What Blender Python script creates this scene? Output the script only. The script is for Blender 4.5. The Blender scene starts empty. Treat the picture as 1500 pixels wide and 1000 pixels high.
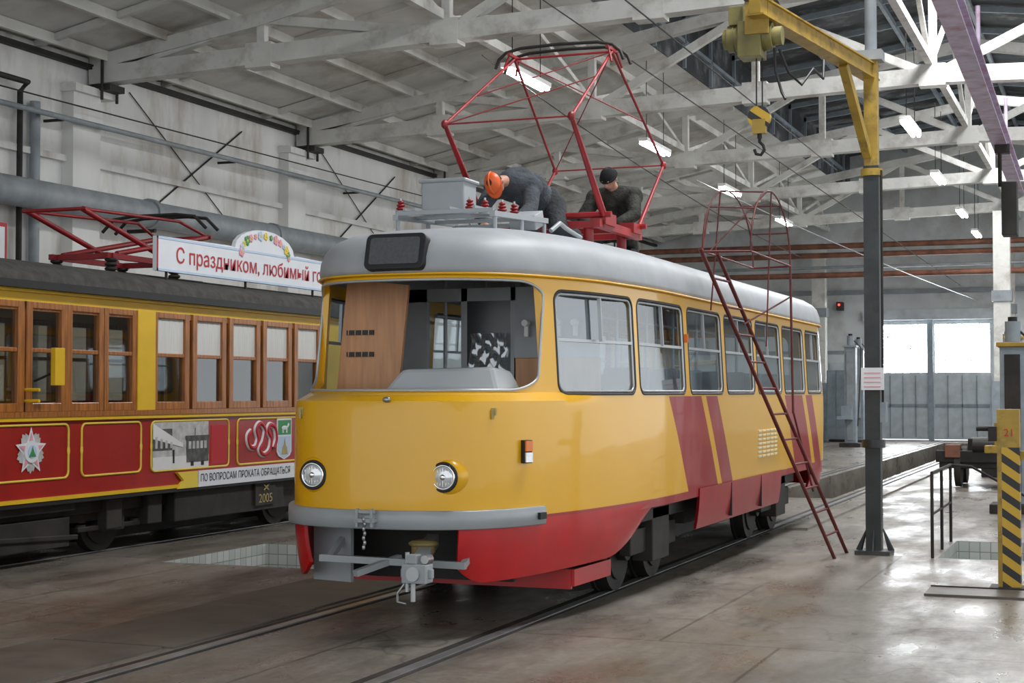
import bpy, bmesh, math, random
from mathutils import Vector, Matrix
random.seed(4)
V=Vector
scene=bpy.context.scene
COL=scene.collection
try:
    scene.view_settings.view_transform='Standard'
    scene.view_settings.look='None'
except Exception: pass

# ------------------------------------------------------------------ materials
MATS={}
def nd(nt,t,**kw):
    n=nt.nodes.new(t)
    for k,v in kw.items(): setattr(n,k,v)
    return n
def mat(name,col,rough=.55,metal=0.,var=.12,scale=4.,bump=0.,dirt=None,dirt_amt=.5,dscale=1.5,stretch=(1,1,1),emit=0.,trans=0.,coat=0.,bscale=None):
    if name in MATS: return MATS[name]
    m=bpy.data.materials.new(name); m.use_nodes=True; nt=m.node_tree; L=nt.links
    b=nt.nodes['Principled BSDF']
    tc=nd(nt,'ShaderNodeTexCoord'); mp=nd(nt,'ShaderNodeMapping'); mp.inputs['Scale'].default_value=stretch
    L.new(tc.outputs['Object'],mp.inputs['Vector'])
    n=nd(nt,'ShaderNodeTexNoise'); n.inputs['Scale'].default_value=scale; n.inputs['Detail'].default_value=5
    L.new(mp.outputs['Vector'],n.inputs['Vector'])
    r=nd(nt,'ShaderNodeValToRGB')
    c1=[max(0,c*(1-var*1.4)) for c in col[:3]]+[1]; c2=[min(1,c*(1+var*.8)) for c in col[:3]]+[1]
    r.color_ramp.elements[0].position=.3; r.color_ramp.elements[1].position=.7
    r.color_ramp.elements[0].color=c1; r.color_ramp.elements[1].color=c2
    L.new(n.outputs['Fac'],r.inputs['Fac'])
    out=r.outputs['Color']
    if dirt:
        n2=nd(nt,'ShaderNodeTexNoise'); n2.inputs['Scale'].default_value=dscale; n2.inputs['Detail'].default_value=8; n2.inputs['Roughness'].default_value=.65
        L.new(mp.outputs['Vector'],n2.inputs['Vector'])
        r2=nd(nt,'ShaderNodeValToRGB'); r2.color_ramp.elements[0].position=.5; r2.color_ramp.elements[1].position=.72
        r2.color_ramp.elements[0].color=(0,0,0,1); r2.color_ramp.elements[1].color=(dirt_amt,)*3+(1,)
        L.new(n2.outputs['Fac'],r2.inputs['Fac'])
        mx=nd(nt,'ShaderNodeMixRGB'); mx.inputs['Color2'].default_value=tuple(dirt)+(1,)
        L.new(r2.outputs['Color'],mx.inputs['Fac']); L.new(out,mx.inputs['Color1']); out=mx.outputs['Color']
    L.new(out,b.inputs['Base Color'])
    b.inputs['Roughness'].default_value=rough; b.inputs['Metallic'].default_value=metal
    if coat: b.inputs['Coat Weight'].default_value=coat; b.inputs['Coat Roughness'].default_value=.08
    if emit:
        b.inputs['Emission Color'].default_value=tuple(col[:3])+(1,); b.inputs['Emission Strength'].default_value=emit
    if bump:
        bp=nd(nt,'ShaderNodeBump'); bp.inputs['Strength'].default_value=bump; bp.inputs['Distance'].default_value=.03
        n3=nd(nt,'ShaderNodeTexNoise'); n3.inputs['Scale'].default_value=bscale or scale*4; n3.inputs['Detail'].default_value=6
        L.new(mp.outputs['Vector'],n3.inputs['Vector'])
        L.new(n3.outputs['Fac'],bp.inputs['Height']); L.new(bp.outputs['Normal'],b.inputs['Normal'])
    MATS[name]=m; return m
def glassmat(name,tint=(.8,.86,.9),gl=.18,rough=.03,haze=0.,hazecol=(.6,.65,.68)):
    if name in MATS: return MATS[name]
    m=bpy.data.materials.new(name); m.use_nodes=True; nt=m.node_tree; L=nt.links; nt.nodes.clear()
    o=nd(nt,'ShaderNodeOutputMaterial'); t=nd(nt,'ShaderNodeBsdfTransparent'); t.inputs['Color'].default_value=tint+(1,)
    g=nd(nt,'ShaderNodeBsdfGlossy'); g.inputs['Roughness'].default_value=rough; g.inputs['Color'].default_value=(.9,.93,.95,1)
    f=nd(nt,'ShaderNodeMixShader'); f.inputs[0].default_value=gl
    L.new(t.outputs[0],f.inputs[1]); L.new(g.outputs[0],f.inputs[2]); last=f.outputs[0]
    if haze:
        d=nd(nt,'ShaderNodeBsdfDiffuse'); d.inputs['Color'].default_value=hazecol+(1,)
        n=nd(nt,'ShaderNodeTexNoise'); n.inputs['Scale'].default_value=3
        r=nd(nt,'ShaderNodeMath',operation='MULTIPLY'); r.inputs[1].default_value=haze*2
        L.new(n.outputs['Fac'],r.inputs[0])
        f2=nd(nt,'ShaderNodeMixShader'); L.new(r.outputs[0],f2.inputs[0]); L.new(last,f2.inputs[1]); L.new(d.outputs[0],f2.inputs[2]); last=f2.outputs[0]
    L.new(last,o.inputs['Surface']); MATS[name]=m; return m

YEL=(.80,.42,.002)
M=dict(
 grey=mat('painted_grey',(.32,.345,.36),.4,var=.05,coat=.15),
 roofgrey=mat('roof_grey',(.38,.40,.42),.52,var=.08),
 red=mat('red_paint',(.50,.006,.008),.33,var=.1,coat=.25),
 stripered=mat('stripe_red_paint',(.36,.008,.011),.35,var=.1,coat=.2),
 darkred=mat('dark_red_paint',(.26,.012,.015),.45,var=.2),
 pantored=mat('pantograph_red',(.32,.012,.015),.4,var=.25),
 yellow=mat('yellow_paint',YEL,.35,var=.05,coat=.2),
 black=mat('black_rubber',(.012,.012,.013),.5,var=.2),
 seal=mat('window_rubber_seal',(.035,.036,.038),.5,var=.2),
 dark=mat('dark_metal',(.022,.020,.018),.65,metal=.1,var=.4,dirt=(.055,.044,.033),dirt_amt=.6),
 steel=mat('steel',(.4,.4,.4),.35,metal=.8,var=.2),
 alu=mat('aluminium',(.45,.47,.48),.35,metal=.4,var=.05),
 chrome=mat('chrome',(.8,.8,.8),.12,metal=1,var=.02),
 white=mat('white_paint',(.75,.75,.73),.5,var=.05),
 wood=mat('varnished_wood',(.40,.14,.025),.4,var=.35,scale=6,stretch=(6,6,.6),coat=.2),
 brown=mat('brown_laminate',(.54,.27,.13),.5,var=.14,scale=5,stretch=(5,5,.5)),
 inner=mat('interior_grey',(.34,.36,.37),.6,var=.1),
 truss=mat('whitewashed_concrete',(.67,.665,.63),.85,var=.09,scale=2,dirt=(.30,.27,.23),dirt_amt=.85,dscale=1.8,bump=.25),
 ceil=mat('ceiling_plaster',(.68,.675,.64),.9,var=.12,scale=1.2,dirt=(.34,.30,.24),dirt_amt=.85,dscale=.7,bump=.2),
 wall=mat('whitewashed_wall',(.75,.75,.73),.9,var=.08,scale=.9,dirt=(.36,.30,.23),dirt_amt=.9,dscale=.6,stretch=(1,1.4,.5),bump=.4),
 backwall=mat('pale_grey_green_wall',(.62,.65,.65),.85,var=.1,scale=1.2,dirt=(.35,.33,.3),dirt_amt=.7,dscale=.8),
 pipe=mat('grey_blue_pipe',(.25,.28,.30),.5,var=.15,dirt=(.4,.4,.4),dirt_amt=.5),
 rust=mat('rusty_pipe',(.22,.09,.055),.7,var=.3,dirt=(.1,.05,.03),dirt_amt=.5),
 oldroof=mat('tar_roof',(.07,.066,.06),.85,var=.3,scale=8,bump=.3),
 craney=mat('crane_yellow',(.42,.27,.035),.5,var=.25,dirt=(.09,.07,.03),dirt_amt=.9,dscale=5),
 jacket=mat('grey_cloth',(.060,.070,.082),.9,var=.3,scale=9,bump=.5),
 trousers=mat('dark_grey_cloth',(.032,.036,.040),.9,var=.3,scale=9,bump=.5),
 olive=mat('dark_olive_cloth',(.030,.030,.023),.9,var=.7,scale=14,bump=.5),
 knit=mat('black_knit',(.010,.010,.011),.95,var=.2,scale=40,bump=.4),
 skin=mat('skin',(.50,.26,.18),.55,var=.08),
 hair=mat('hair',(.04,.025,.02),.8),
 orange=mat('orange_plastic',(.78,.13,.03),.4,var=.03),
 lens_or=mat('orange_lens',(.85,.20,.02),.2,var=.03),
 lens_w=mat('clear_lens',(.75,.77,.78),.1,var=.15,scale=30,metal=.4),
 glow=mat('fluorescent_glow',(1.,.98,.93),.5,var=0,emit=30),
 glass=glassmat('window_glass',gl=.22,haze=.01,tint=(.64,.72,.77)),
 glasslow=glassmat('pale_lower_glass',tint=(.62,.71,.76),gl=.28,haze=.15,hazecol=(.40,.50,.56)),  # lower panes: pale blue-grey diffuse colour mixed into the glass
 glassold=glassmat('old_window_glass',tint=(.55,.55,.50),gl=.15),
 curtain=mat('curtain_cloth',(.74,.74,.70),.9,var=.08,scale=12,stretch=(1,8,.3),bump=.3),
 plastic=glassmat('dark_plastic_film',tint=(.12,.14,.15),gl=.06,rough=.3,haze=.3,hazecol=(.012,.016,.018)),
 film=glassmat('translucent_plastic_film',tint=(.75,.8,.84),gl=.25,rough=.1,haze=.12,hazecol=(.6,.66,.7)),
 panelblue=mat('grey_blue_steel_door',(.52,.57,.60),.5,var=.1,dirt=(.25,.25,.25),dirt_amt=.4),
 bluegrey=mat('grey_blue_machine_paint',(.27,.32,.36),.6,var=.15,dirt=(.15,.15,.15),dirt_amt=.4),
 daylight=mat('daylight_pane',(.93,.97,1.),.4,var=.02,emit=28),
 gold=mat('ochre_letter',(.45,.36,.12),.5),
 redtxt=mat('red_lettering',(.50,.02,.03),.6,var=.02),
 blacktxt=mat('black_lettering',(.02,.02,.02),.6,var=.02),
 yelline=mat('pale_yellow_line',(.80,.60,.07),.5,var=.03),
 palevent=mat('pale_yellow_slat',(.75,.66,.40),.5,var=.05),
 sign=mat('sign_white',(.76,.79,.82),.5,var=.03),
 signblue=mat('sign_pale_blue',(.50,.63,.80),.5,var=.03),
 green=mat('emblem_green',(.05,.30,.09),.5,var=.1),
 pink=mat('flower_pink',(.80,.35,.42),.6,var=.1),
 photo_l=mat('photo_light_grey',(.52,.52,.50),.6,var=.2,scale=12),
 photo_d=mat('photo_dark_grey',(.10,.10,.10),.6,var=.4,scale=14),
 purple=mat('faded_lilac_red',(.52,.44,.58),.6,var=.2,dirt=(.36,.08,.10),dirt_amt=.8,dscale=3),
 polem=mat('dark_green_grey_paint',(.024,.029,.031),.45,var=.3,dirt=(.11,.10,.09),dirt_amt=.4),
 motor=mat('motor_olive_yellow',(.22,.19,.06),.5,var=.35),
 dashcover=mat('moulded_plastic_grey',(.46,.49,.51),.4,var=.03),
 matp=mat('worn_floor_plate',(.125,.108,.088),.5,var=.3,scale=3,dirt=(.06,.052,.042),dirt_amt=.8),
)
matp='matp'
def tilemat():
    m=bpy.data.materials.new('glazed_tiles'); m.use_nodes=True; nt=m.node_tree; L=nt.links; b=nt.nodes['Principled BSDF']
    tc=nd(nt,'ShaderNodeTexCoord'); sp=nd(nt,'ShaderNodeSeparateXYZ'); ad=nd(nt,'ShaderNodeMath',operation='ADD'); cb=nd(nt,'ShaderNodeCombineXYZ')
    L.new(tc.outputs['Object'],sp.inputs[0]); L.new(sp.outputs[0],ad.inputs[0]); L.new(sp.outputs[1],ad.inputs[1])
    L.new(ad.outputs[0],cb.inputs[0]); L.new(sp.outputs[2],cb.inputs[1])
    br=nd(nt,'ShaderNodeTexBrick'); br.inputs['Scale'].default_value=1; br.inputs['Brick Width'].default_value=.11; br.inputs['Row Height'].default_value=.11
    br.offset=0; br.inputs['Mortar Size'].default_value=.004
    br.inputs['Color1'].default_value=(.58,.60,.57,1); br.inputs['Color2'].default_value=(.42,.47,.44,1); br.inputs['Mortar'].default_value=(.20,.20,.18,1)
    L.new(cb.outputs[0],br.inputs['Vector']); L.new(br.outputs['Color'],b.inputs['Base Color']); b.inputs['Roughness'].default_value=.3
    return m
M['tile']=tilemat()
def floormat():
    m=bpy.data.materials.new('worn_concrete_floor'); m.use_nodes=True; nt=m.node_tree; L=nt.links; b=nt.nodes['Principled BSDF']
    tc=nd(nt,'ShaderNodeTexCoord')
    def noise(s,d=8,r=.6,str_=(1,1,1)):
        mp=nd(nt,'ShaderNodeMapping'); mp.inputs['Scale'].default_value=str_; L.new(tc.outputs['Object'],mp.inputs['Vector'])
        n=nd(nt,'ShaderNodeTexNoise'); n.inputs['Scale'].default_value=s; n.inputs['Detail'].default_value=d; n.inputs['Roughness'].default_value=r
        L.new(mp.outputs['Vector'],n.inputs['Vector']); return n.outputs['Fac']
    def ramp(f,p0,p1,c0,c1):
        r=nd(nt,'ShaderNodeValToRGB'); r.color_ramp.elements[0].position=p0; r.color_ramp.elements[1].position=p1
        r.color_ramp.elements[0].color=c0; r.color_ramp.elements[1].color=c1; L.new(f,r.inputs['Fac']); return r.outputs['Color']
    base=ramp(noise(.6,9,.68),.36,.66,(.150,.130,.106,1),(.275,.250,.212,1))
    st=ramp(noise(.8,8,.66,(2.0,.4,1)),.48,.70,(0,0,0,1),(.75,.75,.75,1))
    mx=nd(nt,'ShaderNodeMixRGB'); mx.inputs['Color2'].default_value=(.085,.072,.057,1); L.new(st,mx.inputs['Fac']); L.new(base,mx.inputs['Color1'])
    fine=ramp(noise(18,6,.75),.3,.75,(.68,.68,.68,1),(1.2,1.2,1.2,1))
    m2=nd(nt,'ShaderNodeMixRGB',blend_type='MULTIPLY'); m2.inputs['Fac'].default_value=1; L.new(mx.outputs[0],m2.inputs['Color1']); L.new(fine,m2.inputs['Color2'])
    # slab joints
    br=nd(nt,'ShaderNodeTexBrick'); br.inputs['Scale'].default_value=1; br.inputs['Brick Width'].default_value=2.6; br.inputs['Row Height'].default_value=3.1; br.inputs['Mortar Size'].default_value=.012; br.offset=0.3
    br.inputs['Color1'].default_value=(1,1,1,1); br.inputs['Color2'].default_value=(.86,.86,.85,1); br.inputs['Mortar'].default_value=(.35,.33,.3,1)
    L.new(tc.outputs['Object'],br.inputs['Vector'])
    m4=nd(nt,'ShaderNodeMixRGB',blend_type='MULTIPLY'); m4.inputs['Fac'].default_value=.8; L.new(m2.outputs[0],m4.inputs['Color1']); L.new(br.outputs['Color'],m4.inputs['Color2'])
    vo=nd(nt,'ShaderNodeTexVoronoi',feature='DISTANCE_TO_EDGE'); vo.inputs['Scale'].default_value=.45; 
    nn=nd(nt,'ShaderNodeTexNoise'); nn.inputs['Scale'].default_value=1.5
    L.new(tc.outputs['Object'],nn.inputs['Vector'])
    va=nd(nt,'ShaderNodeVectorMath',operation='ADD'); L.new(tc.outputs['Object'],va.inputs[0]); L.new(nn.outputs['Color'],va.inputs[1]); L.new(va.outputs[0],vo.inputs['Vector'])
    cr=ramp(vo.outputs['Distance'],.0,.010,(.5,.5,.5,1),(1,1,1,1))
    m3=nd(nt,'ShaderNodeMixRGB',blend_type='MULTIPLY'); m3.inputs['Fac'].default_value=.8; L.new(m4.outputs[0],m3.inputs['Color1']); L.new(cr,m3.inputs['Color2'])
    L.new(m3.outputs[0],b.inputs['Base Color'])
    rr=ramp(noise(1.3,7,.65,(1.5,.6,1)),.38,.62,(.24,.24,.24,1),(.55,.55,.55,1)); L.new(rr,b.inputs['Roughness'])
    b.inputs['Specular IOR Level'].default_value=.45
    bp=nd(nt,'ShaderNodeBump'); bp.inputs['Strength'].default_value=.2; bp.inputs['Distance'].default_value=.015
    L.new(noise(12,8,.7),bp.inputs['Height']); L.new(bp.outputs['Normal'],b.inputs['Normal'])
    return m
M['floor']=floormat()
def shellmat():
    m=bpy.data.materials.new('yellow_paint_red_stripes'); m.use_nodes=True; nt=m.node_tree; L=nt.links; b=nt.nodes['Principled BSDF']
    tc=nd(nt,'ShaderNodeTexCoord'); sp=nd(nt,'ShaderNodeSeparateXYZ'); L.new(tc.outputs['Object'],sp.inputs[0])
    def mt(op,a,bb):
        n=nd(nt,'ShaderNodeMath',operation=op)
        for i,x in enumerate((a,bb)):
            if isinstance(x,(int,float)): n.inputs[i].default_value=x
            else: L.new(x,n.inputs[i])
        return n.outputs[0]
    z=sp.outputs[2]; q=mt('SUBTRACT',sp.outputs[1],mt('MULTIPLY',mt('SUBTRACT',1.57,z),.8))
    tot=0
    for a,c in ((2.43,3.47),(3.63,4.05),(7.1,8.1),(8.3,8.7)):
        tot=mt('ADD',tot,mt('MULTIPLY',mt('GREATER_THAN',q,a),mt('LESS_THAN',q,c)))
    fac=mt('MULTIPLY',tot,mt('LESS_THAN',z,1.565))
    fac=mt('MAXIMUM',fac,mt('MULTIPLY',mt('LESS_THAN',z,.765),mt('GREATER_THAN',sp.outputs[1],.3)))
    mx=nd(nt,'ShaderNodeMixRGB'); mx.inputs['Color1'].default_value=YEL+(1,); mx.inputs['Color2'].default_value=(.34,.008,.011,1)
    L.new(fac,mx.inputs['Fac']); L.new(mx.outputs[0],b.inputs['Base Color'])
    b.inputs['Roughness'].default_value=.34; b.inputs['Coat Weight'].default_value=.4; b.inputs['Coat Roughness'].default_value=.05
    n=nd(nt,'ShaderNodeTexNoise'); n.inputs['Scale'].default_value=2.4; L.new(tc.outputs['Object'],n.inputs['Vector'])
    bp=nd(nt,'ShaderNodeBump'); bp.inputs['Strength'].default_value=.22; bp.inputs['Distance'].default_value=.02
    L.new(n.outputs['Fac'],bp.inputs['Height']); L.new(bp.outputs['Normal'],b.inputs['Normal']); L.new(bp.outputs['Normal'],b.inputs['Coat Normal'])
    return m
M['shell']=shellmat()
def hazardmat():
    m=bpy.data.materials.new('yellow_black_hazard'); m.use_nodes=True; nt=m.node_tree; L=nt.links; b=nt.nodes['Principled BSDF']
    tc=nd(nt,'ShaderNodeTexCoord'); mp=nd(nt,'ShaderNodeMapping'); mp.inputs['Rotation'].default_value=(math.radians(0),math.radians(-35),0)
    L.new(tc.outputs['Object'],mp.inputs['Vector'])
    w=nd(nt,'ShaderNodeTexWave',bands_direction='Z'); w.inputs['Scale'].default_value=2.6; L.new(mp.outputs[0],w.inputs['Vector'])
    r=nd(nt,'ShaderNodeValToRGB'); r.color_ramp.interpolation='CONSTANT'; r.color_ramp.elements[0].color=(.02,.02,.02,1)
    r.color_ramp.elements[1].position=.45; r.color_ramp.elements[1].color=(.58,.36,.03,1)
    L.new(w.outputs['Fac'],r.inputs['Fac']); L.new(r.outputs[0],b.inputs['Base Color']); b.inputs['Roughness'].default_value=.5
    return m
M['hazard']=hazardmat()

# ------------------------------------------------------------------ mesh builder
class MB:
    def __init__(s): s.v=[];s.f=[];s.m=[];s.s=[];s.mats=[]
    def mi(s,m):
        m=M[m] if isinstance(m,str) else m
        if m not in s.mats: s.mats.append(m)
        return s.mats.index(m)
    def add(s,vs,fs,m,smooth=False):
        o=len(s.v); s.v+= [V(p) for p in vs]; k=s.mi(m)
        for f in fs: s.f.append([i+o for i in f]); s.m.append(k); s.s.append(smooth)
    def box(s,c,sz,m,R=None):
        c=V(c); vs=[]
        for x in(-.5,.5):
            for y in(-.5,.5):
                for z in(-.5,.5):
                    p=V((x*sz[0],y*sz[1],z*sz[2]))
                    if R: p=R@p
                    vs.append(c+p)
        s.add(vs,[(0,1,3,2),(4,6,7,5),(0,4,5,1),(2,3,7,6),(0,2,6,4),(1,5,7,3)],m)
    def bb(s,x0,x1,y0,y1,z0,z1,m): s.box(((x0+x1)/2,(y0+y1)/2,(z0+z1)/2),(abs(x1-x0),abs(y1-y0),abs(z1-z0)),m)
    def frame(s,p,q):
        d=(V(q)-V(p)); L=d.length; d=d/L if L else V((0,0,1))
        u=V((0,0,1)) if abs(d.z)<.95 else V((0,1,0))
        a=d.cross(u).normalized(); b=a.cross(d).normalized()
        return d,a,b,L
    def beam(s,p,q,w,h,m):
        d,a,b,L=s.frame(p,q); p=V(p);q=V(q)
        vs=[]
        for e in(p,q):
            for i,j in((-1,-1),(1,-1),(1,1),(-1,1)): vs.append(e+a*i*w/2+b*j*h/2)
        s.add(vs,[(3,2,1,0),(4,5,6,7),(0,1,5,4),(1,2,6,5),(2,3,7,6),(3,0,4,7)],m)
    def cyl(s,p,q,r,m,n=12,r2=None,smooth=True):
        r2=r if r2 is None else r2
        d,a,b,L=s.frame(p,q); p=V(p);q=V(q); vs=[]
        for e,rr in((p,r),(q,r2)):
            for i in range(n):
                t=2*math.pi*i/n; vs.append(e+a*math.cos(t)*rr+b*math.sin(t)*rr)
        s.add(vs,[(i,(i+1)%n,n+(i+1)%n,n+i) for i in range(n)],m,smooth)
        s.add(vs,[tuple(range(n))[::-1],tuple(range(n,2*n))],m,False)
    def tube(s,pts,r,m,n=8,closed=False):
        pts=[V(p) for p in pts]; N=len(pts); rings=[]; pa=None
        for i in range(N):
            if closed: t=(pts[(i+1)%N]-pts[i-1])
            else: t=pts[min(i+1,N-1)]-pts[max(i-1,0)]
            t=t.normalized() if t.length else V((0,0,1))
            if pa is None:
                u=V((0,0,1)) if abs(t.z)<.9 else V((0,1,0)); a=t.cross(u).normalized()
            else: a=(pa-t*pa.dot(t)); a=a.normalized() if a.length>1e-6 else pa
            pa=a; b=t.cross(a)
            rings.append([pts[i]+a*math.cos(2*math.pi*k/n)*r+b*math.sin(2*math.pi*k/n)*r for k in range(n)])
        vs=[p for R in rings for p in R]; fs=[]
        for i in range(N if closed else N-1):
            j=(i+1)%N
            for k in range(n): fs.append((i*n+k,i*n+(k+1)%n,j*n+(k+1)%n,j*n+k))
        s.add(vs,fs,m,True)
        if not closed: s.add(vs,[tuple(range(n))[::-1],tuple(range((N-1)*n,N*n))],m)
    def ell(s,c,rad,m,nu=16,nv=10,R=None,v0=0,v1=math.pi):
        c=V(c); vs=[];fs=[]
        for j in range(nv+1):
            t=v0+(v1-v0)*j/nv
            for i in range(nu):
                a=2*math.pi*i/nu; p=V((rad[0]*math.sin(t)*math.cos(a),rad[1]*math.sin(t)*math.sin(a),rad[2]*math.cos(t)))
                if R: p=R@p
                vs.append(c+p)
        for j in range(nv):
            for i in range(nu): fs.append((j*nu+i,(j+1)*nu+i,(j+1)*nu+(i+1)%nu,j*nu+(i+1)%nu))
        s.add(vs,fs,m,True)
    def grid(s,rows,m,closed=False,smooth=True):
        n=len(rows[0]); vs=[p for r in rows for p in r]; fs=[]
        for j in range(len(rows)-1):
            for i in range(n if closed else n-1):
                k=(i+1)%n; fs.append((j*n+i,j*n+k,(j+1)*n+k,(j+1)*n+i))
        s.add(vs,fs,m,smooth)
    def prism(s,poly,vec,m):
        vec=V(vec); n=len(poly); vs=[V(p) for p in poly]+[V(p)+vec for p in poly]
        s.add(vs,[tuple(range(n))[::-1],tuple(range(n,2*n))]+[(i,(i+1)%n,n+(i+1)%n,n+i) for i in range(n)],m)
    def obj(s,name,parent=None,label=None,category=None,group=None,kind=None,origin=None,bevel=0,recalc=False):
        me=bpy.data.meshes.new(name)
        if origin is None:
            lo=V((min(p.x for p in s.v),min(p.y for p in s.v),min(p.z for p in s.v))); hi=V((max(p.x for p in s.v),max(p.y for p in s.v),max(p.z for p in s.v)))
            origin=V(((lo.x+hi.x)/2,(lo.y+hi.y)/2,lo.z))
        origin=V(origin)
        me.from_pydata([tuple(p-origin) for p in s.v],[],s.f); 
        for m in s.mats: me.materials.append(m)
        me.polygons.foreach_set('material_index',s.m); me.polygons.foreach_set('use_smooth',s.s)
        me.update()
        if recalc:
            bm=bmesh.new(); bm.from_mesh(me); bmesh.ops.recalc_face_normals(bm,faces=bm.faces); bm.to_mesh(me); bm.free()
        o=bpy.data.objects.new(name,me); COL.objects.link(o)
        fin(o,origin,parent,label,category,group,kind)
        if bevel:
            b=o.modifiers.new('b','BEVEL'); b.width=bevel; b.segments=2; b.limit_method='ANGLE'
        return o
POS={}
def fin(o,origin,parent=None,label=None,category=None,group=None,kind=None):
    POS[o.name]=V(origin)
    if parent:
        o.parent=parent; o.location=V(origin)-POS[parent.name]
    else: o.location=origin
    if label: o['label']=label
    if category: o['category']=category
    if group: o['group']=group
    if kind: o['kind']=kind
def root(name,loc,label,category,group=None):
    e=bpy.data.objects.new(name,None); e.empty_display_size=.2; COL.objects.link(e); fin(e,loc,None,label,category,group); return e
def part(name,loc,parent,label=None):
    e=bpy.data.objects.new(name,None); e.empty_display_size=.1; COL.objects.link(e); fin(e,loc,parent,label); return e
def dup(o,off,parent=None):
    c=o.copy(); COL.objects.link(c)
    if parent is None:
        c.location=o.location+V(off)
    else: c.parent=parent
    POS[c.name]=POS[o.name]+V(off)
    for ch in [x for x in bpy.data.objects if x.parent==o]: dup(ch,off,c)
    return c
def text(body,org,right,up,w,h,m,parent,name='lettering',off=.004,bold=0.0):
    cu=bpy.data.curves.new('t','FONT'); cu.body=body; cu.size=1; cu.extrude=.0; cu.offset=bold
    to=bpy.data.objects.new('t',cu); COL.objects.link(to)
    dg=bpy.context.evaluated_depsgraph_get(); me=bpy.data.meshes.new_from_object(to.evaluated_get(dg))
    bpy.data.objects.remove(to)
    if not me or not me.vertices: return None
    xs=[v.co.x for v in me.vertices]; ys=[v.co.y for v in me.vertices]
    x0,x1,y0,y1=min(xs),max(xs),min(ys),max(ys)
    right=V(right).normalized(); up=V(up).normalized(); nrm=right.cross(up); org=V(org)
    for v in me.vertices:
        p=org*0+right*((v.co.x-x0)/(x1-x0)*w)+up*((v.co.y-y0)/(y1-y0)*h)+nrm*off
        v.co=p
    me.materials.clear(); me.materials.append(M[m]); me.name=name
    for p in me.polygons: p.material_index=0
    o=bpy.data.objects.new(name,me); COL.objects.link(o); fin(o,org,parent); return o
def catmull(P,n):
    out=[]
    for i in range(len(P)-1):
        p0=P[max(i-1,0)];p1=P[i];p2=P[i+1];p3=P[min(i+2,len(P)-1)]
        for k in range(n):
            t=k/n
            out.append(tuple(.5*(2*p1[j]+(p2[j]-p0[j])*t+(2*p0[j]-5*p1[j]+4*p2[j]-p3[j])*t*t+(3*p1[j]-p0[j]-3*p2[j]+p3[j])*t**3) for j in range(len(p1))))
    out.append(tuple(P[-1])); return out
def rrect(w0,w1,h0,h1,r,n=6):
    out=[]
    for cx,cy,a0 in((w1-r,h0+r,-90),(w1-r,h1-r,0),(w0+r,h1-r,90),(w0+r,h0+r,180)):
        for i in range(n+1):
            a=math.radians(a0+90*i/n); out.append((cx+r*math.cos(a),cy+r*math.sin(a)))
    return out
def dense(P,step=.08):
    out=[]
    for i in range(len(P)):
        a=P[i]; c=P[(i+1)%len(P)]; L=math.hypot(c[0]-a[0],c[1]-a[1]); n=max(1,int(L/step))
        for k in range(n): out.append((a[0]+(c[0]-a[0])*k/n,a[1]+(c[1]-a[1])*k/n))
    return out
def lerp(tab,z):
    if z<=tab[0][0]: return tab[0][1]
    for (a,x),(b,y) in zip(tab,tab[1:]):
        if z<=b: return x+(y-x)*(z-a)/(b-a)
    return tab[-1][1]

# ------------------------------------------------------------------ room shell
WX=-10.8; YB=44.; TR=[11.2+6.8*k for k in range(5)]
holes=[(-3.85,-2.05,2.85,4.8),(2.95,4.4,5.85,7.7),(-.55,.55,14.,41.)]
xs=sorted({WX-.3,16.}|{h[0] for h in holes}|{h[1] for h in holes}); ys=sorted({-16.,YB+.3}|{h[2] for h in holes}|{h[3] for h in holes})
b=MB()
for i in range(len(xs)-1):
    for j in range(len(ys)-1):
        cx=(xs[i]+xs[i+1])/2; cy=(ys[j]+ys[j+1])/2
        if any(h[0]<cx<h[1] and h[2]<cy<h[3] for h in holes): continue
        b.add([(xs[i],ys[j],0),(xs[i+1],ys[j],0),(xs[i+1],ys[j+1],0),(xs[i],ys[j+1],0)],[(0,1,2,3)],'floor')
b.obj('floor',kind='structure',origin=(0,0,0))
for n,h in enumerate(holes):
    b=MB(); x0,x1,y0,y1=h; dz=-1.1
    b.add([(x0,y0,0),(x1,y0,0),(x1,y1,0),(x0,y1,0),(x0,y0,dz),(x1,y0,dz),(x1,y1,dz),(x0,y1,dz)],[(4,5,1,0),(5,6,2,1),(6,7,3,2),(7,4,0,3)],'tile' if n<2 else 'floor')
    b.add([(x0,y0,dz),(x1,y0,dz),(x1,y1,dz),(x0,y1,dz)],[(0,1,2,3)],'dark')
    b.obj('inspection_pit',label=['tiled inspection pit between the two tram tracks','tiled pit with a steel edge beside the crane post','long inspection pit between rails behind the yellow tram'][n],category='pit',origin=(0,0,0))
def slab(name,quad,thick,m,kind='structure'):
    b=MB(); b.prism(quad,thick,m); return b.obj(name,kind=kind,origin=(0,0,0))
slab('wall_left',[(WX,-16,0),(WX,YB,0),(WX,YB,6.95),(WX,-16,6.95)],(-.4,0,0),'wall')
b=MB()
DX0,DX1,DZ=-3.15,.85,4.0
b.bb(WX-.4,DX0,YB,YB+.4,0,10.6,'backwall'); b.bb(DX1,16,YB,YB+.4,0,10.6,'backwall'); b.bb(DX0,DX1,YB,YB+.4,DZ,10.6,'backwall')
b.obj('wall_back',kind='structure',origin=(0,0,0))
b=MB()
b.prism([(WX-.4,-16,6.9),(-3.9,-16,8.4),(-3.9,-16,8.6),(WX-.4,-16,7.1)],(0,YB+16.4,0),'ceil')
b.prism([(7.1,-16,8.4),(16,-16,6.7),(16,-16,6.9),(7.1,-16,8.6)],(0,YB+16.4,0),'ceil')
x=WX+.35
def rz(x): return 6.95+(x-WX)*(8.4-6.95)/(-3.9-WX)
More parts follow.
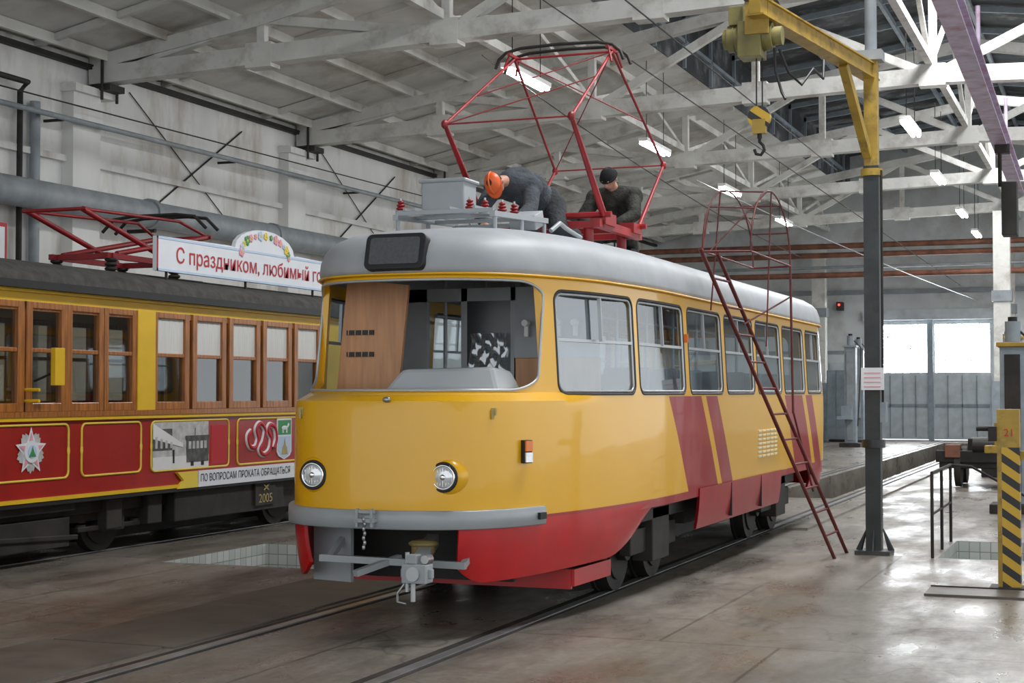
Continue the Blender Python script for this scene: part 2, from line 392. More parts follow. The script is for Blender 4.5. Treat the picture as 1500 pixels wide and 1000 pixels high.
while x<-3.9:
    b.beam((x,-16,rz(x)-.06),(x,YB,rz(x)-.06),.07,.16,'ceil'); x+=1.12
for k in range(20):
    y=-14.0+3.4*k-.0
    if y<YB: b.beam((WX,y,rz(WX)-.04),(-3.9,y,rz(-3.9)-.04),.10,.10,'ceil')
b.obj('ceiling',kind='structure',origin=(0,0,0))
darkroof=mat('dark_lantern_roof',(.045,.05,.055),.8,var=.4,scale=1.5,dirt=(.30,.32,.33),dirt_amt=.8,dscale=1.2)
b=MB()
b.prism([(-3.9,-16,9.6),(1.6,-16,10.3),(7.1,-16,9.6),(7.1,-16,9.75),(1.6,-16,10.45),(-3.9,-16,9.75)],(0,YB+16.4,0),darkroof)
b.bb(-4.0,-3.88,-16,YB,8.4,9.75,darkroof); b.bb(7.05,7.15,-16,YB,8.4,9.75,darkroof)
for k in range(26):
    y=-12+2.27*k
    if y<YB:
        b.beam((-3.9,y,9.5),(1.6,y,10.2),.08,.12,'bluegrey'); b.beam((1.6,y,10.2),(7.1,y,9.5),.08,.12,'bluegrey')
        b.beam((-3.85,y,8.4),(-3.85,y,9.6),.08,.08,'bluegrey')
for x,z in((-2,9.7),(-.1,9.95),(1.6,10.15)): b.beam((x,-16,z),(x,YB,z),.08,.12,'bluegrey')
b.beam((-3.85,-16,8.95),(-3.85,YB,8.95),.08,.08,'bluegrey')
b.obj('ceiling',kind='structure',origin=(0,0,0))
def zb(x): return 6.66+.033*(min(x,3.2-x)-WX)
def zt(x):
    xx=min(x,3.2-x)
    return 6.95+(xx-WX)*.21-.28 if xx<-3.9 else 8.1+(xx+3.9)*.17
def truss(y):
    r=root('roof_truss',(WX,y,6.5),'whitewashed concrete roof truss spanning the depot hall','roof truss','roof trusses of the hall')
    N=[WX+.05+3.1*k for k in range(9)]; N=[min(n,14) for n in N]
    b=MB()
    for i in range(8): b.beam((N[i],y,zb(N[i])),(N[i+1],y,zb(N[i+1])),.28,.28,'truss')
    b.obj('bottom_chord',r)
    b=MB()
    for i in range(8): b.beam((N[i],y,max(zt(N[i]),zb(N[i])+.2)),(N[i+1],y,zt(N[i+1]) if i<7 else zb(N[8])+.2),.22,.22,'truss')
    b.obj('top_chord',r)
    b=MB()
    for i in range(1,8): b.beam((N[i],y,zb(N[i])),(N[i],y,zt(N[i])),.13,.13,'truss')
    for i in range(8):
        if i%2==0: p,q=(N[i],y,zb(N[i])),(N[i+1],y,zt(N[i+1]))
        else: p,q=(N[i],y,zt(N[i])),(N[i+1],y,zb(N[i+1]))
        b.beam(p,q,.14,.14,'truss')
    b.beam((WX+.1,y,6.75),(WX+1.7,y,7.7-.6),.14,.14,'truss')
    for i in range(1,8): b.box((N[i],y,zb(N[i])),(.45,.29,.38),'truss')
    b.obj('web_members',r)
    b=MB(); b.bb(WX,WX+.5,y-.2,y+.2,6.40,6.50,'dark'); b.cyl((WX+.35,y-.2,6.25),(WX+.35,y-.2,6.95),.025,'dark'); b.cyl((WX+.35,y+.2,6.25),(WX+.35,y+.2,6.95),.025,'dark')
    b.obj('bearing_bracket',r)
    return r
t0=truss(TR[0])
for y in TR[1:]+[TR[0]-6.8]: dup(t0,(0,y-TR[0],0))
for x in (-4.6,1.6):
    for k in range(-1,5):
        y0=TR[0]+6.8*k; y1=y0+6.8 if k<4 else YB
        b=MB(); z=zb(x)+.25
        b.beam((x,y0+.14,z),(x,y1-.14,z),.12,.14,'truss'); b.beam((x,y0+.14,z),(x,y0+3.4,zt(x)-.1),.08,.08,'truss'); b.beam((x,y1-.14,z),(x,y0+3.4,zt(x)-.1),.08,.08,'truss')
        b.obj('roof_brace',label='whitewashed longitudinal brace between two roof trusses',category='roof brace',group='longitudinal roof braces')
for i,y in enumerate([TR[0]-6.8]+TR):
    b=MB(); b.bb(WX,WX+.22,y-.75,y-.05,0,6.45,'wall'); b.bb(WX,WX+.3,y-.8,y+.25,6.3,6.42,'wall'); b.obj('trim_%d'%(i+1),kind='structure')
b=MB(); b.bb(WX,WX+.12,-16,YB,6.76,6.84,'dark'); b.bb(WX,WX+.1,-16,YB,5.2,5.3,'wall'); b.obj('trim_7',kind='structure')
b=MB(); b.cyl((WX+.54,-6,4.44),(WX+.54,30,4.60),.22,'pipe',20)
for y in range(-4,30,4): b.cyl((WX+.54,y,4.53),(WX+.54,y+.12,4.53),.25,'pipe',20); b.bb(WX,WX+.54,y+.2,y+.26,4.24,4.30,'dark')
b.obj('heating_pipe',label='thick grey-blue heating pipe running along the whitewashed wall',category='pipe')
b=MB(); b.cyl((WX+.36,-2,5.72),(WX+.36,32,5.95),.045,'pipe')
for y in range(0,31,5): b.bb(WX,WX+.36,y,y+.04,5.68+.0068*y,5.72+.0068*y,'dark')
b.obj('conduit_pipe',label='thin grey-blue conduit pipe high on the whitewashed wall',category='pipe')
b=MB(); b.cyl((WX+.42,1,5.95),(WX+.42,32,6.20),.012,'dark',6); b.obj('wall_cable',label='thin dark cable strung along the wall',category='cable')
b=MB(); b.tube([(WX+.12,9.3,0.0),(WX+.12,9.3,6.1),(WX+.26,9.3,6.22),(WX+.26,8.9,6.22),(WX+.26,6,6.22)],.045,'dark'); b.obj('vertical_pipe',label='dark vertical pipe with an elbow on the wall',category='pipe')
b=MB(); b.cyl((WX+.12,9.65,0.),(WX+.12,9.65,6.0),.08,'pipe'); b.obj('downpipe',label='grey-blue vertical downpipe on the whitewashed wall',category='pipe')
b=MB(); b.cyl((WX+.13,8.2,0),(WX+.13,8.2,6.1),.12,'pipe'); b.obj('downpipe',label='grey vertical duct beside the wall pilaster',category='pipe')
for y in (12.2,18.9,25.7):
    b=MB(); b.cyl((WX+.03,y+3.6,6.5),(WX+.03,y+.8,4.8),.015,'dark',6); b.cyl((WX+.03,y,6.6),(WX+.03,y+3.2,4.7),.010,'dark',6)
    b.obj('tie_rod',label='pair of thin dark tie rods braced across the wall',category='tie rod',group='tie rods on the wall')
r=root('wall_sign',(WX+.35,8.55,3.3),'small white sign with a red border on the wall','sign')
b=MB(); b.bb(WX+.32,WX+.35,8.0,8.75,3.35,4.05,'redtxt'); b.obj('sign_border',r); b=MB(); b.bb(WX+.35,WX+.36,8.06,8.69,3.41,3.99,'sign'); b.obj('sign_face',r)

def gate(n,x0,x1):
    r=bpy.data.objects.new('door_%d'%n,None); COL.objects.link(r); fin(r,((x0+x1)/2,YB,0)); r['kind']='structure'
    b=MB(); z0=2.25;z1=3.85
    b.bb(x0,x1,YB-.05,YB+.05,0.03,z0,'panelblue'); b.bb(x0,x1,YB-.05,YB+.05,z1,DZ,'panelblue'); b.bb(x0,x0+.05,YB-.05,YB+.05,z0,z1,'panelblue'); b.bb(x1-.05,x1,YB-.05,YB+.05,z0,z1,'panelblue')
    for k in range(1,4):
        x=x0+(x1-x0)*k/4; b.bb(x-.015,x+.015,YB-.09,YB-.05,.1,z0-.1,'bluegrey')
    b.bb(x0+.05,x1-.05,YB-.09,YB-.05,1.1,1.2,'bluegrey')
    b.obj('door_leaf',r)
    b=MB(); b.bb(x0+.05,x1-.05,YB+.02,YB+.04,z0,z1,'daylight'); b.obj('window_pane',r)
    b=MB()
    for k in range(1,6):
        x=x0+.1+(x1-x0-.2)*k/6; b.bb(x-.012,x+.012,YB-.03,YB+.02,z0,z1,'dark')
    for k in range(1,4):
        z=z0+(z1-z0)*k/4; b.bb(x0+.1,x1-.1,YB-.03,YB+.02,z-.012,z+.012,'dark')
    b.obj('glazing_bars',r)
gate(1,-3.0,-1.33); gate(2,-1.17,.68)
b=MB(); b.bb(DX0,-3.0,YB-.15,YB+.1,0,DZ,'panelblue'); b.bb(-1.33,-1.17,YB-.15,YB+.1,0,DZ,'bluegrey'); b.bb(.68,DX1,YB-.15,YB+.1,0,DZ,'panelblue'); b.bb(DX0-.3,DX1+.3,YB-.3,YB,DZ,DZ+.35,'panelblue'); b.obj('trim_8',kind='structure')
b=MB(); b.bb(WX,DX0-.3,YB-.06,YB,2.9,3.0,'pipe'); b.bb(WX,13,YB-.12,YB,4.9,5.05,'pipe'); b.bb(-4.6,DX0-.02,YB-.08,YB,0,2.6,'panelblue'); b.obj('trim_9',kind='structure')
for k,(z,y,m_) in enumerate(((6.25,40.5,'rust'),(5.98,40.75,'rust'),(5.30,40.2,'rust'),(5.6,40.9,'pipe'))):
    b=MB(); b.cyl((WX+.1,y,z),(13,y,z),.09 if k!=3 else .05,m_,12)
    b.obj('overhead_pipe',label='rusty brown horizontal pipe hung across the far end of the hall' if m_=='rust' else 'thin grey horizontal pipe hung across the hall',category='pipe',group='pipes across the far end')
def cabinet(x,y,w,h,d_,lab):
    r=root('electrical_cabinet',(x,y,0),lab,'cabinet')
    b=MB(); b.bb(x-w/2,x+w/2,y,y+d_,.08,h,'bluegrey'); b.bb(x-w/2+.05,x+w/2-.05,y+.05,y+d_-.05,0,.08,'dark'); b.obj('body',r,bevel=.01)
    b=MB(); b.bb(x-w/2+.03,x-.01,y-.02,y,.12,h-.05,'bluegrey'); b.obj('door',r)
    b=MB(); b.bb(x+.01,x+w/2-.03,y-.02,y,.12,h-.05,'bluegrey'); b.obj('door',r)
    b=MB(); b.bb(x-.06,x-.04,y-.05,y-.02,h*.5,h*.5+.15,'steel'); b.obj('handle',r)
cabinet(-3.9,41.0,.6,2.3,.6,'tall grey-blue steel cabinet beside the far gate')
cabinet(-3.3,42.4,.4,1.7,.5,'narrow grey-blue steel cabinet beside the far gate')
cabinet(1.75,38,.6,2.6,.6,'grey-blue control cabinet standing beside the far column')
def jack(x,y,h,s=1,am='craney'):
    r=root('lifting_jack',(x,y,0),'grey-blue screw jack column with yellow lifting arm' if am=='craney' else 'plain grey-blue screw jack column near the far gate','lifting jack','screw jack columns')
    b=MB(); b.bb(x-.16,x+.16,y-.15,y+.2,.12,h,'bluegrey'); b.bb(x-.1,x+.1,y-.19,y-.15,.2,h-.1,'dark' if am=='craney' else 'pipe'); b.bb(x-.3,x+.3,y-.28,y+.3,0,.12,'dark'); b.bb(x-.2,x+.2,y-.2,y+.22,h,h+.06,am); b.obj('jack_column',r,bevel=.01)
    b=MB(); b.cyl((x,y,h+.06),(x,y,h+.34),.10,'bluegrey',14); b.cyl((x,y,h+.34),(x,y,h+.40),.06,'dark',14); b.obj('jack_motor',r)
    b=MB(); b.bb(x-.22*s,x+.1*s,y-.42,y-.16,.8,1.2,am); b.bb(x-.34*s,x-.12*s,y-.5,y-.3,.8,.9,am); b.obj('jack_arm',r,bevel=.01)
    b=MB(); b.tube([(x+.1,y,h+.2),(x+.3,y,h),(x+.28,y,h-.8),(x+.2,y-.05,.6)],.015,'black'); b.obj('jack_cable',r)
jack(3.28,12.1,2.2); jack(2.55,24.5,2.7,-1); jack(-2.72,36.5,2.9,1,'bluegrey'); jack(-2.95,39.5,2.9,1,'bluegrey'); jack(2.0,31,2.7,-1)
for (x,y) in ((-4.75,42.9),(1.6,35.5),(1.3,42.6)):
    b=MB(); b.bb(x-.22,x+.22,y-.2,y+.2,0,6.6,'truss'); b.bb(x-.27,x+.27,y-.25,y+.25,0,1.9,'bluegrey'); b.bb(x-.27,x+.27,y-.25,y+.25,4.1,4.4,'pipe')
    b.obj('column',label='whitewashed hall column with a grey-blue painted base',category='column',group='hall columns')
for (x,z,c) in ((-4.2,4.5,'r'),(.95,4.35,'g')):
    r=root('signal_lamp',(x,43.6,z),'small %s signal lamp on a wall bracket'%('red' if c=='r' else 'green'),'lamp')
    y=43.5
    b=MB(); b.bb(x-.09,x+.09,y,YB,z-.14,z+.14,'dark'); b.obj('lamp_housing',r)
    b=MB(); b.ell((x,y-.02,z+.04),(.04,.04,.04),mat('lamp_'+c,(1,.05,.03) if c=='r' else (.1,.9,.4),.4,var=0,emit=4)); b.obj('lamp_lens',r)

# ------------------------------------------------------------------ rails
def rail(x,y0,y1,lab):
    b=MB(); b.bb(x-.035,x+.035,y0,y1,-.02,.012,'steel'); b.bb(x-.12,x-.035,y0,y1,-.03,.003,'dark'); b.bb(x+.035,x+.07,y0,y1,-.03,.003,'dark')
    b.obj('rail',label=lab,category='rail',group='tram rails')
for x in(-.76,.76): rail(x,-16,43,'worn steel rail set in the concrete floor under the yellow tram')
for x in(-6.51,-4.99): rail(x,-16,30,'worn steel rail set in the floor under the old tram')
for k in range(6):
    b=MB(); dx=.03*((k*5)%3-1); b.bb(-1.85+dx,-.95+dx,-9.0+1.9*k,-7.13+1.9*k,.0,.014,matp)
    b.obj('trench_cover',label='worn steel trench cover plate along the rail',category='floor plate',group='trench cover plates')
b=MB(); b.bb(.95,1.22,8.4,40,-.02,.03,'floor'); b.obj('pit_edge_beam',label='worn raised concrete kerb along the inspection pit',category='kerb',origin=(0,0,0))

# ------------------------------------------------------------------ NEW TRAM
T=root('tram',(0,4.5,0),'yellow tram with red stripes and a grey roof on rails','tram')
HP=[(0,-.5),(.25,-.485),(.47,-.42),(.64,-.31),(.77,-.14),(.855,.04),(.925,.26),(.99,.52),(1.06,.85),(1.12,1.25),(1.175,1.75),(1.21,2.2),(1.22,2.6)]
H=catmull(HP,5)+[(1.22,2.6+.34*k) for k in range(1,20)]
H+=[(x,y) for x,y in catmull([(1.22,9.3),(1.19,9.65),(1.08,9.93),(.85,10.12),(.5,10.22),(0,10.25)],4)]
H=[(max(0,x),y) for x,y in H]
REC=[(.3,-.0),(.9,0),(1.2,.005),(1.45,.02),(1.54,.04),(1.60,.20),(2.41,.40)]
INX=[(.3,.03),(.75,.01),(1.2,0),(1.6,.0),(2.41,.035)]
FIN=[(1.54,0),(1.60,.055),(2.41,.03)]
def shp(x,y,z):
    w=max(0,1-(y+.5)/1.7); w=w*w*(3-2*w)*.9+.1*w if w<1 else 1
    wr=max(0,(y-8.9)/1.25)
    wf=min(1,max(0,(1.1-y)/.8))
    return (x*(1-lerp(INX,z)-lerp(FIN,z)*wf),y+lerp(REC,z)*w-lerp(REC,z)*.5*wr)
def half(z): return [shp(x,y,z) for x,y in H]
def ring(z):
    h=half(z); return [V((x,y,z)) for x,y in h]+[V((-x,y,z)) for x,y in h[-2:0:-1]]
def surfY(x,z):
    x=abs(x); h=[p for p in half(z) if p[1]<3]
    for a,c in zip(h,h[1:]):
        if a[0]<=x<=c[0]: return a[1]+(c[1]-a[1])*(x-a[0])/(c[0]-a[0]+1e-9)
    return h[-1][1]
def surfX(y,z):
    h=[p for p in half(z) if p[0]>.05]
    for a,c in zip(h,h[1:]):
        if a[1]<=y<=c[1]: return a[0]+(c[0]-a[0])*(y-a[1])/(c[1]-a[1]+1e-9)
    return 0
b=MB(); zs=[.70,.80,.95,1.1,1.25,1.4,1.5,1.54,1.575,1.60,1.7,1.85,2.0,2.15,2.3,2.41]
outer=[ring(z) for z in zs]
def inset_ring(r,t):
    n=len(r); out=[]
    for i in range(n):
        tg=(r[(i+1)%n]-r[i-1]); tg.z=0; tg.normalize(); nrm=V((tg.y,-tg.x,0)); out.append(r[i]-nrm*t)
    return out
innr=[inset_ring(r,.045) for r in outer]
b.grid(outer,'shell',closed=True); b.grid([r for r in innr[::-1]],'shell',closed=True)
b.grid([innr[0],outer[0]],'shell',closed=True); b.grid([outer[-1],innr[-1]],'shell',closed=True)
shell=b.obj('body_shell',T,origin=(0,0,0))
bm=bmesh.new(); bm.from_mesh(shell.data); bmesh.ops.remove_doubles(bm,verts=bm.verts,dist=1e-5); bmesh.ops.recalc_face_normals(bm,faces=bm.faces); bm.to_mesh(shell.data); bm.free()
WZ0,WZ1=1.585,2.315
WIN=[(.56,1.68)]+[(1.77+1.335*k,1.77+1.335*k+1.19) for k in range(5)]+[(8.45,9.37)]
cut=[]
def cutter(poly,vec):
    c=MB(); c.prism(poly,vec,'black'); o=c.obj('cut',origin=(0,0,0),recalc=True); cut.append(o)
WSC=rrect(-.862,.862,1.612,2.365,.11,8)
cutter([(x,-1.2,z) for x,z in WSC],(0,1.63,0))
for y0,y1 in WIN:
    for sgn in(1,-1):
        cutter([(sgn*.75,y,z) for y,z in rrect(y0,y1,WZ0,WZ1,.08,5)],(sgn*.8,0,0))
cutter([(x,9.4,z) for x,z in rrect(-.7,.7,1.62,2.3,.12,6)],(0,1.2,0))
bpy.context.view_layer.update()
for c in cut:
    md=shell.modifiers.new('b','BOOLEAN'); md.object=c; md.operation='DIFFERENCE'; md.solver='EXACT'
dg=bpy.context.evaluated_depsgraph_get(); me=bpy.data.meshes.new_from_object(shell.evaluated_get(dg))
shell.modifiers.clear(); shell.data=me
me.materials.clear(); me.materials.append(M['shell'])
for p in me.polygons: p.material_index=0; p.use_smooth=True
try: me.set_sharp_from_angle(angle=math.radians(38))
except Exception: pass
for c in cut: bpy.data.objects.remove(c)
# roof
b=MB(); base=half(2.41); yf=base[0][1]; yr=base[-1][1]
RL=[(2.405,.04,.04),(2.405,-.02,-.02),(2.45,-.025,-.035),(2.52,-.015,-.03),(2.60,.01,.01),(2.66,.06,.07),(2.71,.14,.19),(2.755,.28,.42),(2.80,.45,.80),(2.84,.63,1.25),(2.875,.83,1.75),(2.90,1.0,2.2),(2.912,1.16,2.8)]
def roofring(z,o,r):
    out=[]
    for x,y in base:
        X=x*(1-o/1.165); Y=(yf+r)+(y-yf)/(yr-yf)*((yr-r*.8)-(yf+r)); out.append((X,Y))
    return [V((x,y,z)) for x,y in out]+[V((-x,y,z)) for x,y in out[-2:0:-1]]
b.grid([roofring(*l) for l in RL],'roofgrey',closed=True)
b.obj('roof',T,label='light grey painted roof')
b=MB(); b.tube([p+V((0,0,-.005)) for p in roofring(2.41,-.03,-.03)],.009,'yellow',6,closed=True); b.obj('rain_gutter',T)
b=MB(); b.tube([(x,surfY(x,z)-.004,z) for x,z in dense(WSC)],.010,'alu',8,closed=True); b.obj('windscreen_frame',T,label='silver trim around the windscreen opening')
for i,(y0,y1) in enumerate(WIN):
    for sgn in((1,-1)):
        w=part('side_window',(sgn*1.15,(y0+y1)/2,WZ0),T)
        b=MB(); rr=dense(rrect(y0,y1,WZ0,WZ1,.08,5),.15)
        b.tube([(sgn*(surfX(y,z)-.004),y,z) for y,z in rr],.011,'seal',6,closed=True)
        b.obj('rubber_seal',w)
        b=MB(); rr=dense(rrect(y0+.022,y1-.022,WZ0+.022,WZ1-.022,.06,5),.15)
        b.tube([(sgn*(surfX(y,z)-.010),y,z) for y,z in rr],.010,'alu',6,closed=True)
        zm=1.97; X=lambda y,z:sgn*(surfX(y,z)-.014)
        b.beam((X(y0,zm),y0+.02,zm),(X(y1,zm),y1-.02,zm),.025,.022,'alu')
        ym=(y0+y1)/2
        b.beam((X(ym,zm),ym,zm),(X(ym,WZ1),ym,WZ1-.02),.025,.022,'alu')
        b.obj('window_frame',w)
        b=MB(); G=lambda y,z:(sgn*(surfX(y,z)-.02),y,z)
        b.add([G(y0+.02,WZ0+.02),G(y1-.02,WZ0+.02),G(y1-.02,zm),G(y0+.02,zm)],[(0,1,2,3)],'glasslow')
        b.add([G(y0+.02,zm),G(y1-.02,zm),G(y1-.02,WZ1-.02),G(y0+.02,WZ1-.02)],[(0,1,2,3)],'glass')
        b.obj('window_pane',w)
def outl(z,off,ymax):
    h=[p for p in half(z) if p[1]<=ymax]; pts=[(-x,y) for x,y in h[:0:-1]]+h; out=[]
    for i,(x,y) in enumerate(pts):
        a=pts[max(i-1,0)]; c=pts[min(i+1,len(pts)-1)]; t=V((c[0]-a[0],c[1]-a[1])).normalized(); out.append((x+t.y*off,y-t.x*off))
    return out
b=MB(); prof=[(0,.705),(.034,.703),(.044,.71),(.046,.765),(.044,.82),(.034,.828),(0,.826)]
rows=[[V((x,y,z)) for x,y in outl(.73,o,.27)] for o,z in prof]
b.grid(rows,'grey'); n=len(rows[0])
for e in(0,n-1): b.add([r[e] for r in rows],[tuple(range(7))],'grey')
b.obj('bumper',T,label='grey painted wraparound steel bumper')
b=MB(); b.box((.955,.18,.765),(.022,.07,.045),'black',Matrix.Rotation(math.radians(-17),3,'Z')); b.obj('bumper_slot',T)
def skirt(sgn,pts,zt_,zbf,name='skirt',m='red',ik=.05):
    b=MB(); rows=[]
    for k in range(7):
        t=k/6; row=[]
        for (x,y) in pts:
            z1=zbf(x,y); z=zt_+(z1-zt_)*t; ins=ik*t*t
            row.append(V((sgn*x*(1-ins),y+ins*.8*max(0,1-(y+.5)/1),z)))
        rows.append(row)
    b.grid(rows,m); inner=[[V((p.x-sgn*.03*min(1,abs(p.x)/1.0),p.y+.02,p.z)) for p in r] for r in rows]; b.grid(inner,m)
    b.grid([rows[-1],inner[-1]],m); b.grid([[r[0] for r in rows],[r[0] for r in inner]],m); b.grid([[r[-1] for r in rows],[r[-1] for r in inner]],m)
    return b.obj(name,T,label='bright red lower skirt panel' if m=='red' else 'dark red side skirt panel')
hs=half(.74)
for sgn in(1,-1):
    fr=[p for p in hs if p[0]>=.56 and p[1]<2.2]
    def zf(x,y):
        base_=.35+.02*y
        if x<.72 and y<0: base_+= .12*max(0,(.72-x)/.16)**2
        if y>1.3: base_+= (.73-base_)*min(1,((y-1.3)/.9))**1.7
        return base_
    skirt(sgn,fr,.745,zf)
    mid=[(1.218,3.42+.25*k) for k in range(15)]
    skirt(sgn,mid,.77,lambda x,y:.42,m='stripered',ik=.03)
    skirt(sgn,[p for p in hs if p[1]>8.7],.765,lambda x,y:.45,m='stripered')
for y in(4.6,5.9):
    b=MB(); b.bb(1.16,1.222,y,y+.012,.45,.76,'black'); b.obj('skirt_joint',T)
b=MB(); b.box((-.48,-.10,.5),(.34,.03,.40),'grey',Matrix.Rotation(math.radians(-14),3,'Z')); b.obj('inner_front_panel',T,label='grey panel behind the coupler')
b=MB(); b.bb(-.72,.72,.25,.29,.3,.72,'dark'); b.obj('apron',T)
b=MB(); b.beam((-.42,-.40,.49),(.62,-.36,.47),.05,.045,'grey'); b.beam((-.05,-.62,.42),(.12,-.30,.50),.05,.04,'grey'); b.beam((-.36,-.38,.49),(-.4,-.1,.6),.04,.04,'grey'); b.beam((.6,-.36,.47),(.6,-.05,.6),.04,.04,'grey'); b.obj('coupler_guide_bar',T)
b=MB(); b.bb(-.98,.95,.78,.81,.20,.34,'red'); b.beam((.96,.79,.28),(.99,1.55,.28),.03,.12,'red'); b.beam((-.98,.79,.27),(-1.0,1.62,.27),.03,.14,'red')
b.obj('lifeguard_board',T,label='low red lifeguard board ahead of the wheels')
cp=part('coupler',(.42,-.5,.5),T)
b=MB(); b.beam((.25,-.05,.60),(.40,-.62,.50),.08,.08,'grey'); b.cyl((.30,-.32,.54),(.30,-.32,.62),.08,mat('dull_brass_paint',(.22,.17,.06),.5),16); b.ell((.30,-.32,.60),(.10,.10,.03),MATS['dull_brass_paint'],16,8); b.obj('drawbar',cp)
b=MB(); b.bb(.345,.515,-.76,-.64,.39,.51,'grey'); b.bb(.32,.54,-.72,-.68,.42,.48,'grey'); b.cyl((.43,-.78,.45),(.43,-.72,.45),.045,'alu',14); b.cyl((.36,-.70,.33),(.36,-.70,.58),.015,'alu'); b.cyl((.40,-.7,.27),(.40,-.7,.4),.017,'alu'); b.bb(.37,.44,-.74,-.66,.51,.57,'grey'); b.cyl((.49,-.72,.54),(.49,-.64,.54),.028,'steel'); b.obj('coupler_head',cp,label='grey cast coupler head',bevel=.008)
b=MB(); pts=[(.34,-.70,.38),(.30,-.72,.32),(.31,-.74,.27),(.37,-.74,.26)]
for p,q in zip(pts,pts[1:]): b.cyl(p,q,.008,'steel',6)
b.obj('chain',cp)
b=MB(); b.bb(-.07,.07,-.60,-.5,.75,.775,'grey'); b.bb(-.06,-.045,-.60,-.57,.72,.84,'grey'); b.bb(.045,.06,-.60,-.57,.72,.84,'grey'); b.bb(-.07,.07,-.59,-.57,.81,.83,'grey')
for k in range(7): b.ell((.0+.008*(k%2),-.60,.77-.03*k),(.012,.012,.018),'steel',8,6)
b.obj('tow_bracket',T,label='grey tow bracket with a short hanging chain')
for sgn in(1,-1):
    x=sgn*.47+.02; zc=1.045; y=surfY(x,1.02)+(.068 if sgn>0 else .05); hd=part('headlight',(x,y,zc),T)
    b=MB(); rows=[]
    for (rr,dy) in ((.145,.08),(.135,.02),(.122,-.04),(.108,-.072),(.098,-.078)):
        rows.append([V((x+rr*math.cos(a),y+dy,zc+rr*math.sin(a))) for a in [2*math.pi*k/32 for k in range(32)]])
    b.grid(rows,'yellow',closed=True); b.obj('headlight_housing',hd)
    b=MB(); b.tube([(x+.092*math.cos(a),y-.082,zc+.092*math.sin(a)) for a in [2*math.pi*k/28 for k in range(28)]],.009,'black',8,closed=True)
    b.tube([(x+.077*math.cos(a),y-.088,zc+.077*math.sin(a)) for a in [2*math.pi*k/28 for k in range(28)]],.008,'chrome',8,closed=True); b.obj('headlight_ring',hd,label='black and chrome ring')
    b=MB(); b.ell((x,y-.075,zc),(.073,.026,.073),'lens_w',24,10); b.ell((x,y-.103,zc),(.02,.01,.02),'chrome'); 
    for k in range(-3,4): b.cyl((x+.02*k,y-.098+abs(k)*.004,zc-.06+abs(k)*.008),(x+.02*k,y-.098+abs(k)*.004,zc+.06-abs(k)*.008),.0025,'chrome',6)
    b.obj('headlight_lens',hd)
b=MB(); R=Matrix.Rotation(math.radians(68),3,'Z'); c=V((.882,.07,1.2)); nrm=V((.93,-.36,0))
b.box(c+nrm*.01+V((0,0,.038)),(.065,.035,.07),'lens_or',R); b.box(c+nrm*.01+V((0,0,-.038)),(.065,.035,.065),'lens_w',R); b.box(c,(.078,.03,.155),'dark',R); b.obj('marker_lamp',T,label='orange and clear marker lamp')
for x in(-.62,.74): 
    b=MB(); y=surfY(x,1.47); b.box((x,y-.008,1.47),(.04,.02,.05),'gold'); b.box((x,y-.02,1.45),(.015,.02,.06),'gold'); b.obj('nose_catch',T)
b=MB(); b.ell((0.1,surfY(.1,1.54)-.012,1.55),(.03,.02,.02),'steel'); b.obj('washer_nozzle',T)
b=MB(); rot=Matrix.Rotation(math.radians(-14),3,'X'); c0=V((0,-.085,2.548))
pr=rrect(-.225,.225,-.128,.128,.045,5); front=[c0+rot@V((x,-.06,z)) for x,z in pr]; b.prism(front,rot@V((0,.24,0)),'black'); b.obj('destination_box',T,label='black rounded destination indicator on the roof front',bevel=.008)
b=MB(); pr=rrect(-.185,.185,-.095,.095,.02,4); front=[c0+rot@V((x,-.068,z)) for x,z in pr]; b.prism(front,rot@V((0,.012,0)),mat('indicator_mesh',(.09,.095,.10),.5,var=.15,scale=50))
b.obj('indicator_screen',T)
for r_ in range(7):
    b=MB()
    for c_ in range(5): b.box((1.222,5.82+.19*c_,.955+.042*r_),(.02,.13,.022),'palevent')
    b.obj('vent_louvre',T,bevel=.004)
b=MB(); b.box((1.212,3.0,2.05),(.03,.035,.07),'lens_or'); b.obj('side_repeater',T)
# interior
b=MB()
fl=[(x*.93,y+.06) for x,y in half(1.2) if y<9.9]; b.prism([(x,y,.82) for x,y in fl]+[(-x,y,.82) for x,y in fl[::-1]],(0,0,.06),'inner'); b.obj('interior_floor',T)
b=MB(); b.box((-.55,.58,1.66),(.50,.03,1.5),'brown',Matrix.Rotation(math.radians(6),3,'Y')); b.obj('cab_door_panel',T,label='brown wood laminate panel with vent slots')
for z in(1.86,2.02):
    b=MB(); b.bb(-.72,-.50,.55,.565,z,z+.035,'black')
    for k in range(4): b.bb(-.705+.055*k,-.699+.055*k,.545,.555,z,z+.035,'brown')
    b.obj('vent_slot',T)
b=MB(); y=1.35
b.bb(.30,.98,y,y+.04,.9,1.86,'brown'); b.bb(-.14,-.09,y,y+.05,.9,2.4,'inner'); b.bb(.27,.31,y,y+.05,.9,2.4,'inner'); b.bb(-1,.98,y,y+.05,2.30,2.4,'inner'); b.bb(-.48,-.43,y,y+.05,.9,2.4,'inner'); b.bb(-1.0,-.48,y,y+.04,.9,2.4,'inner')
b.bb(.31,.98,y-.02,y+.02,1.86,2.0,'inner')
b.obj('cab_partition',T,label='grey framed cab partition with brown panels')
b=MB(); 
for k in range(4): b.cyl((.42+.13*k,y-.03,2.12),(.42+.13*k,y-.1,2.12),.025,'white'); b.box((.42+.13*k,y-.05,2.06),(.03,.03,.08),'white')
b.bb(.31,.98,y-.01,y+.03,2.0,2.3,'inner'); b.obj('switch_row',T,label='row of white electrical fittings')
b=MB(); b.bb(-.09,.27,y,y+.03,.95,2.3,mat('dark_partition_glass',(.035,.042,.045),.25,var=.1)); b.obj('partition_glass',T,label='dark partition glass')
b=MB(); rows=[]
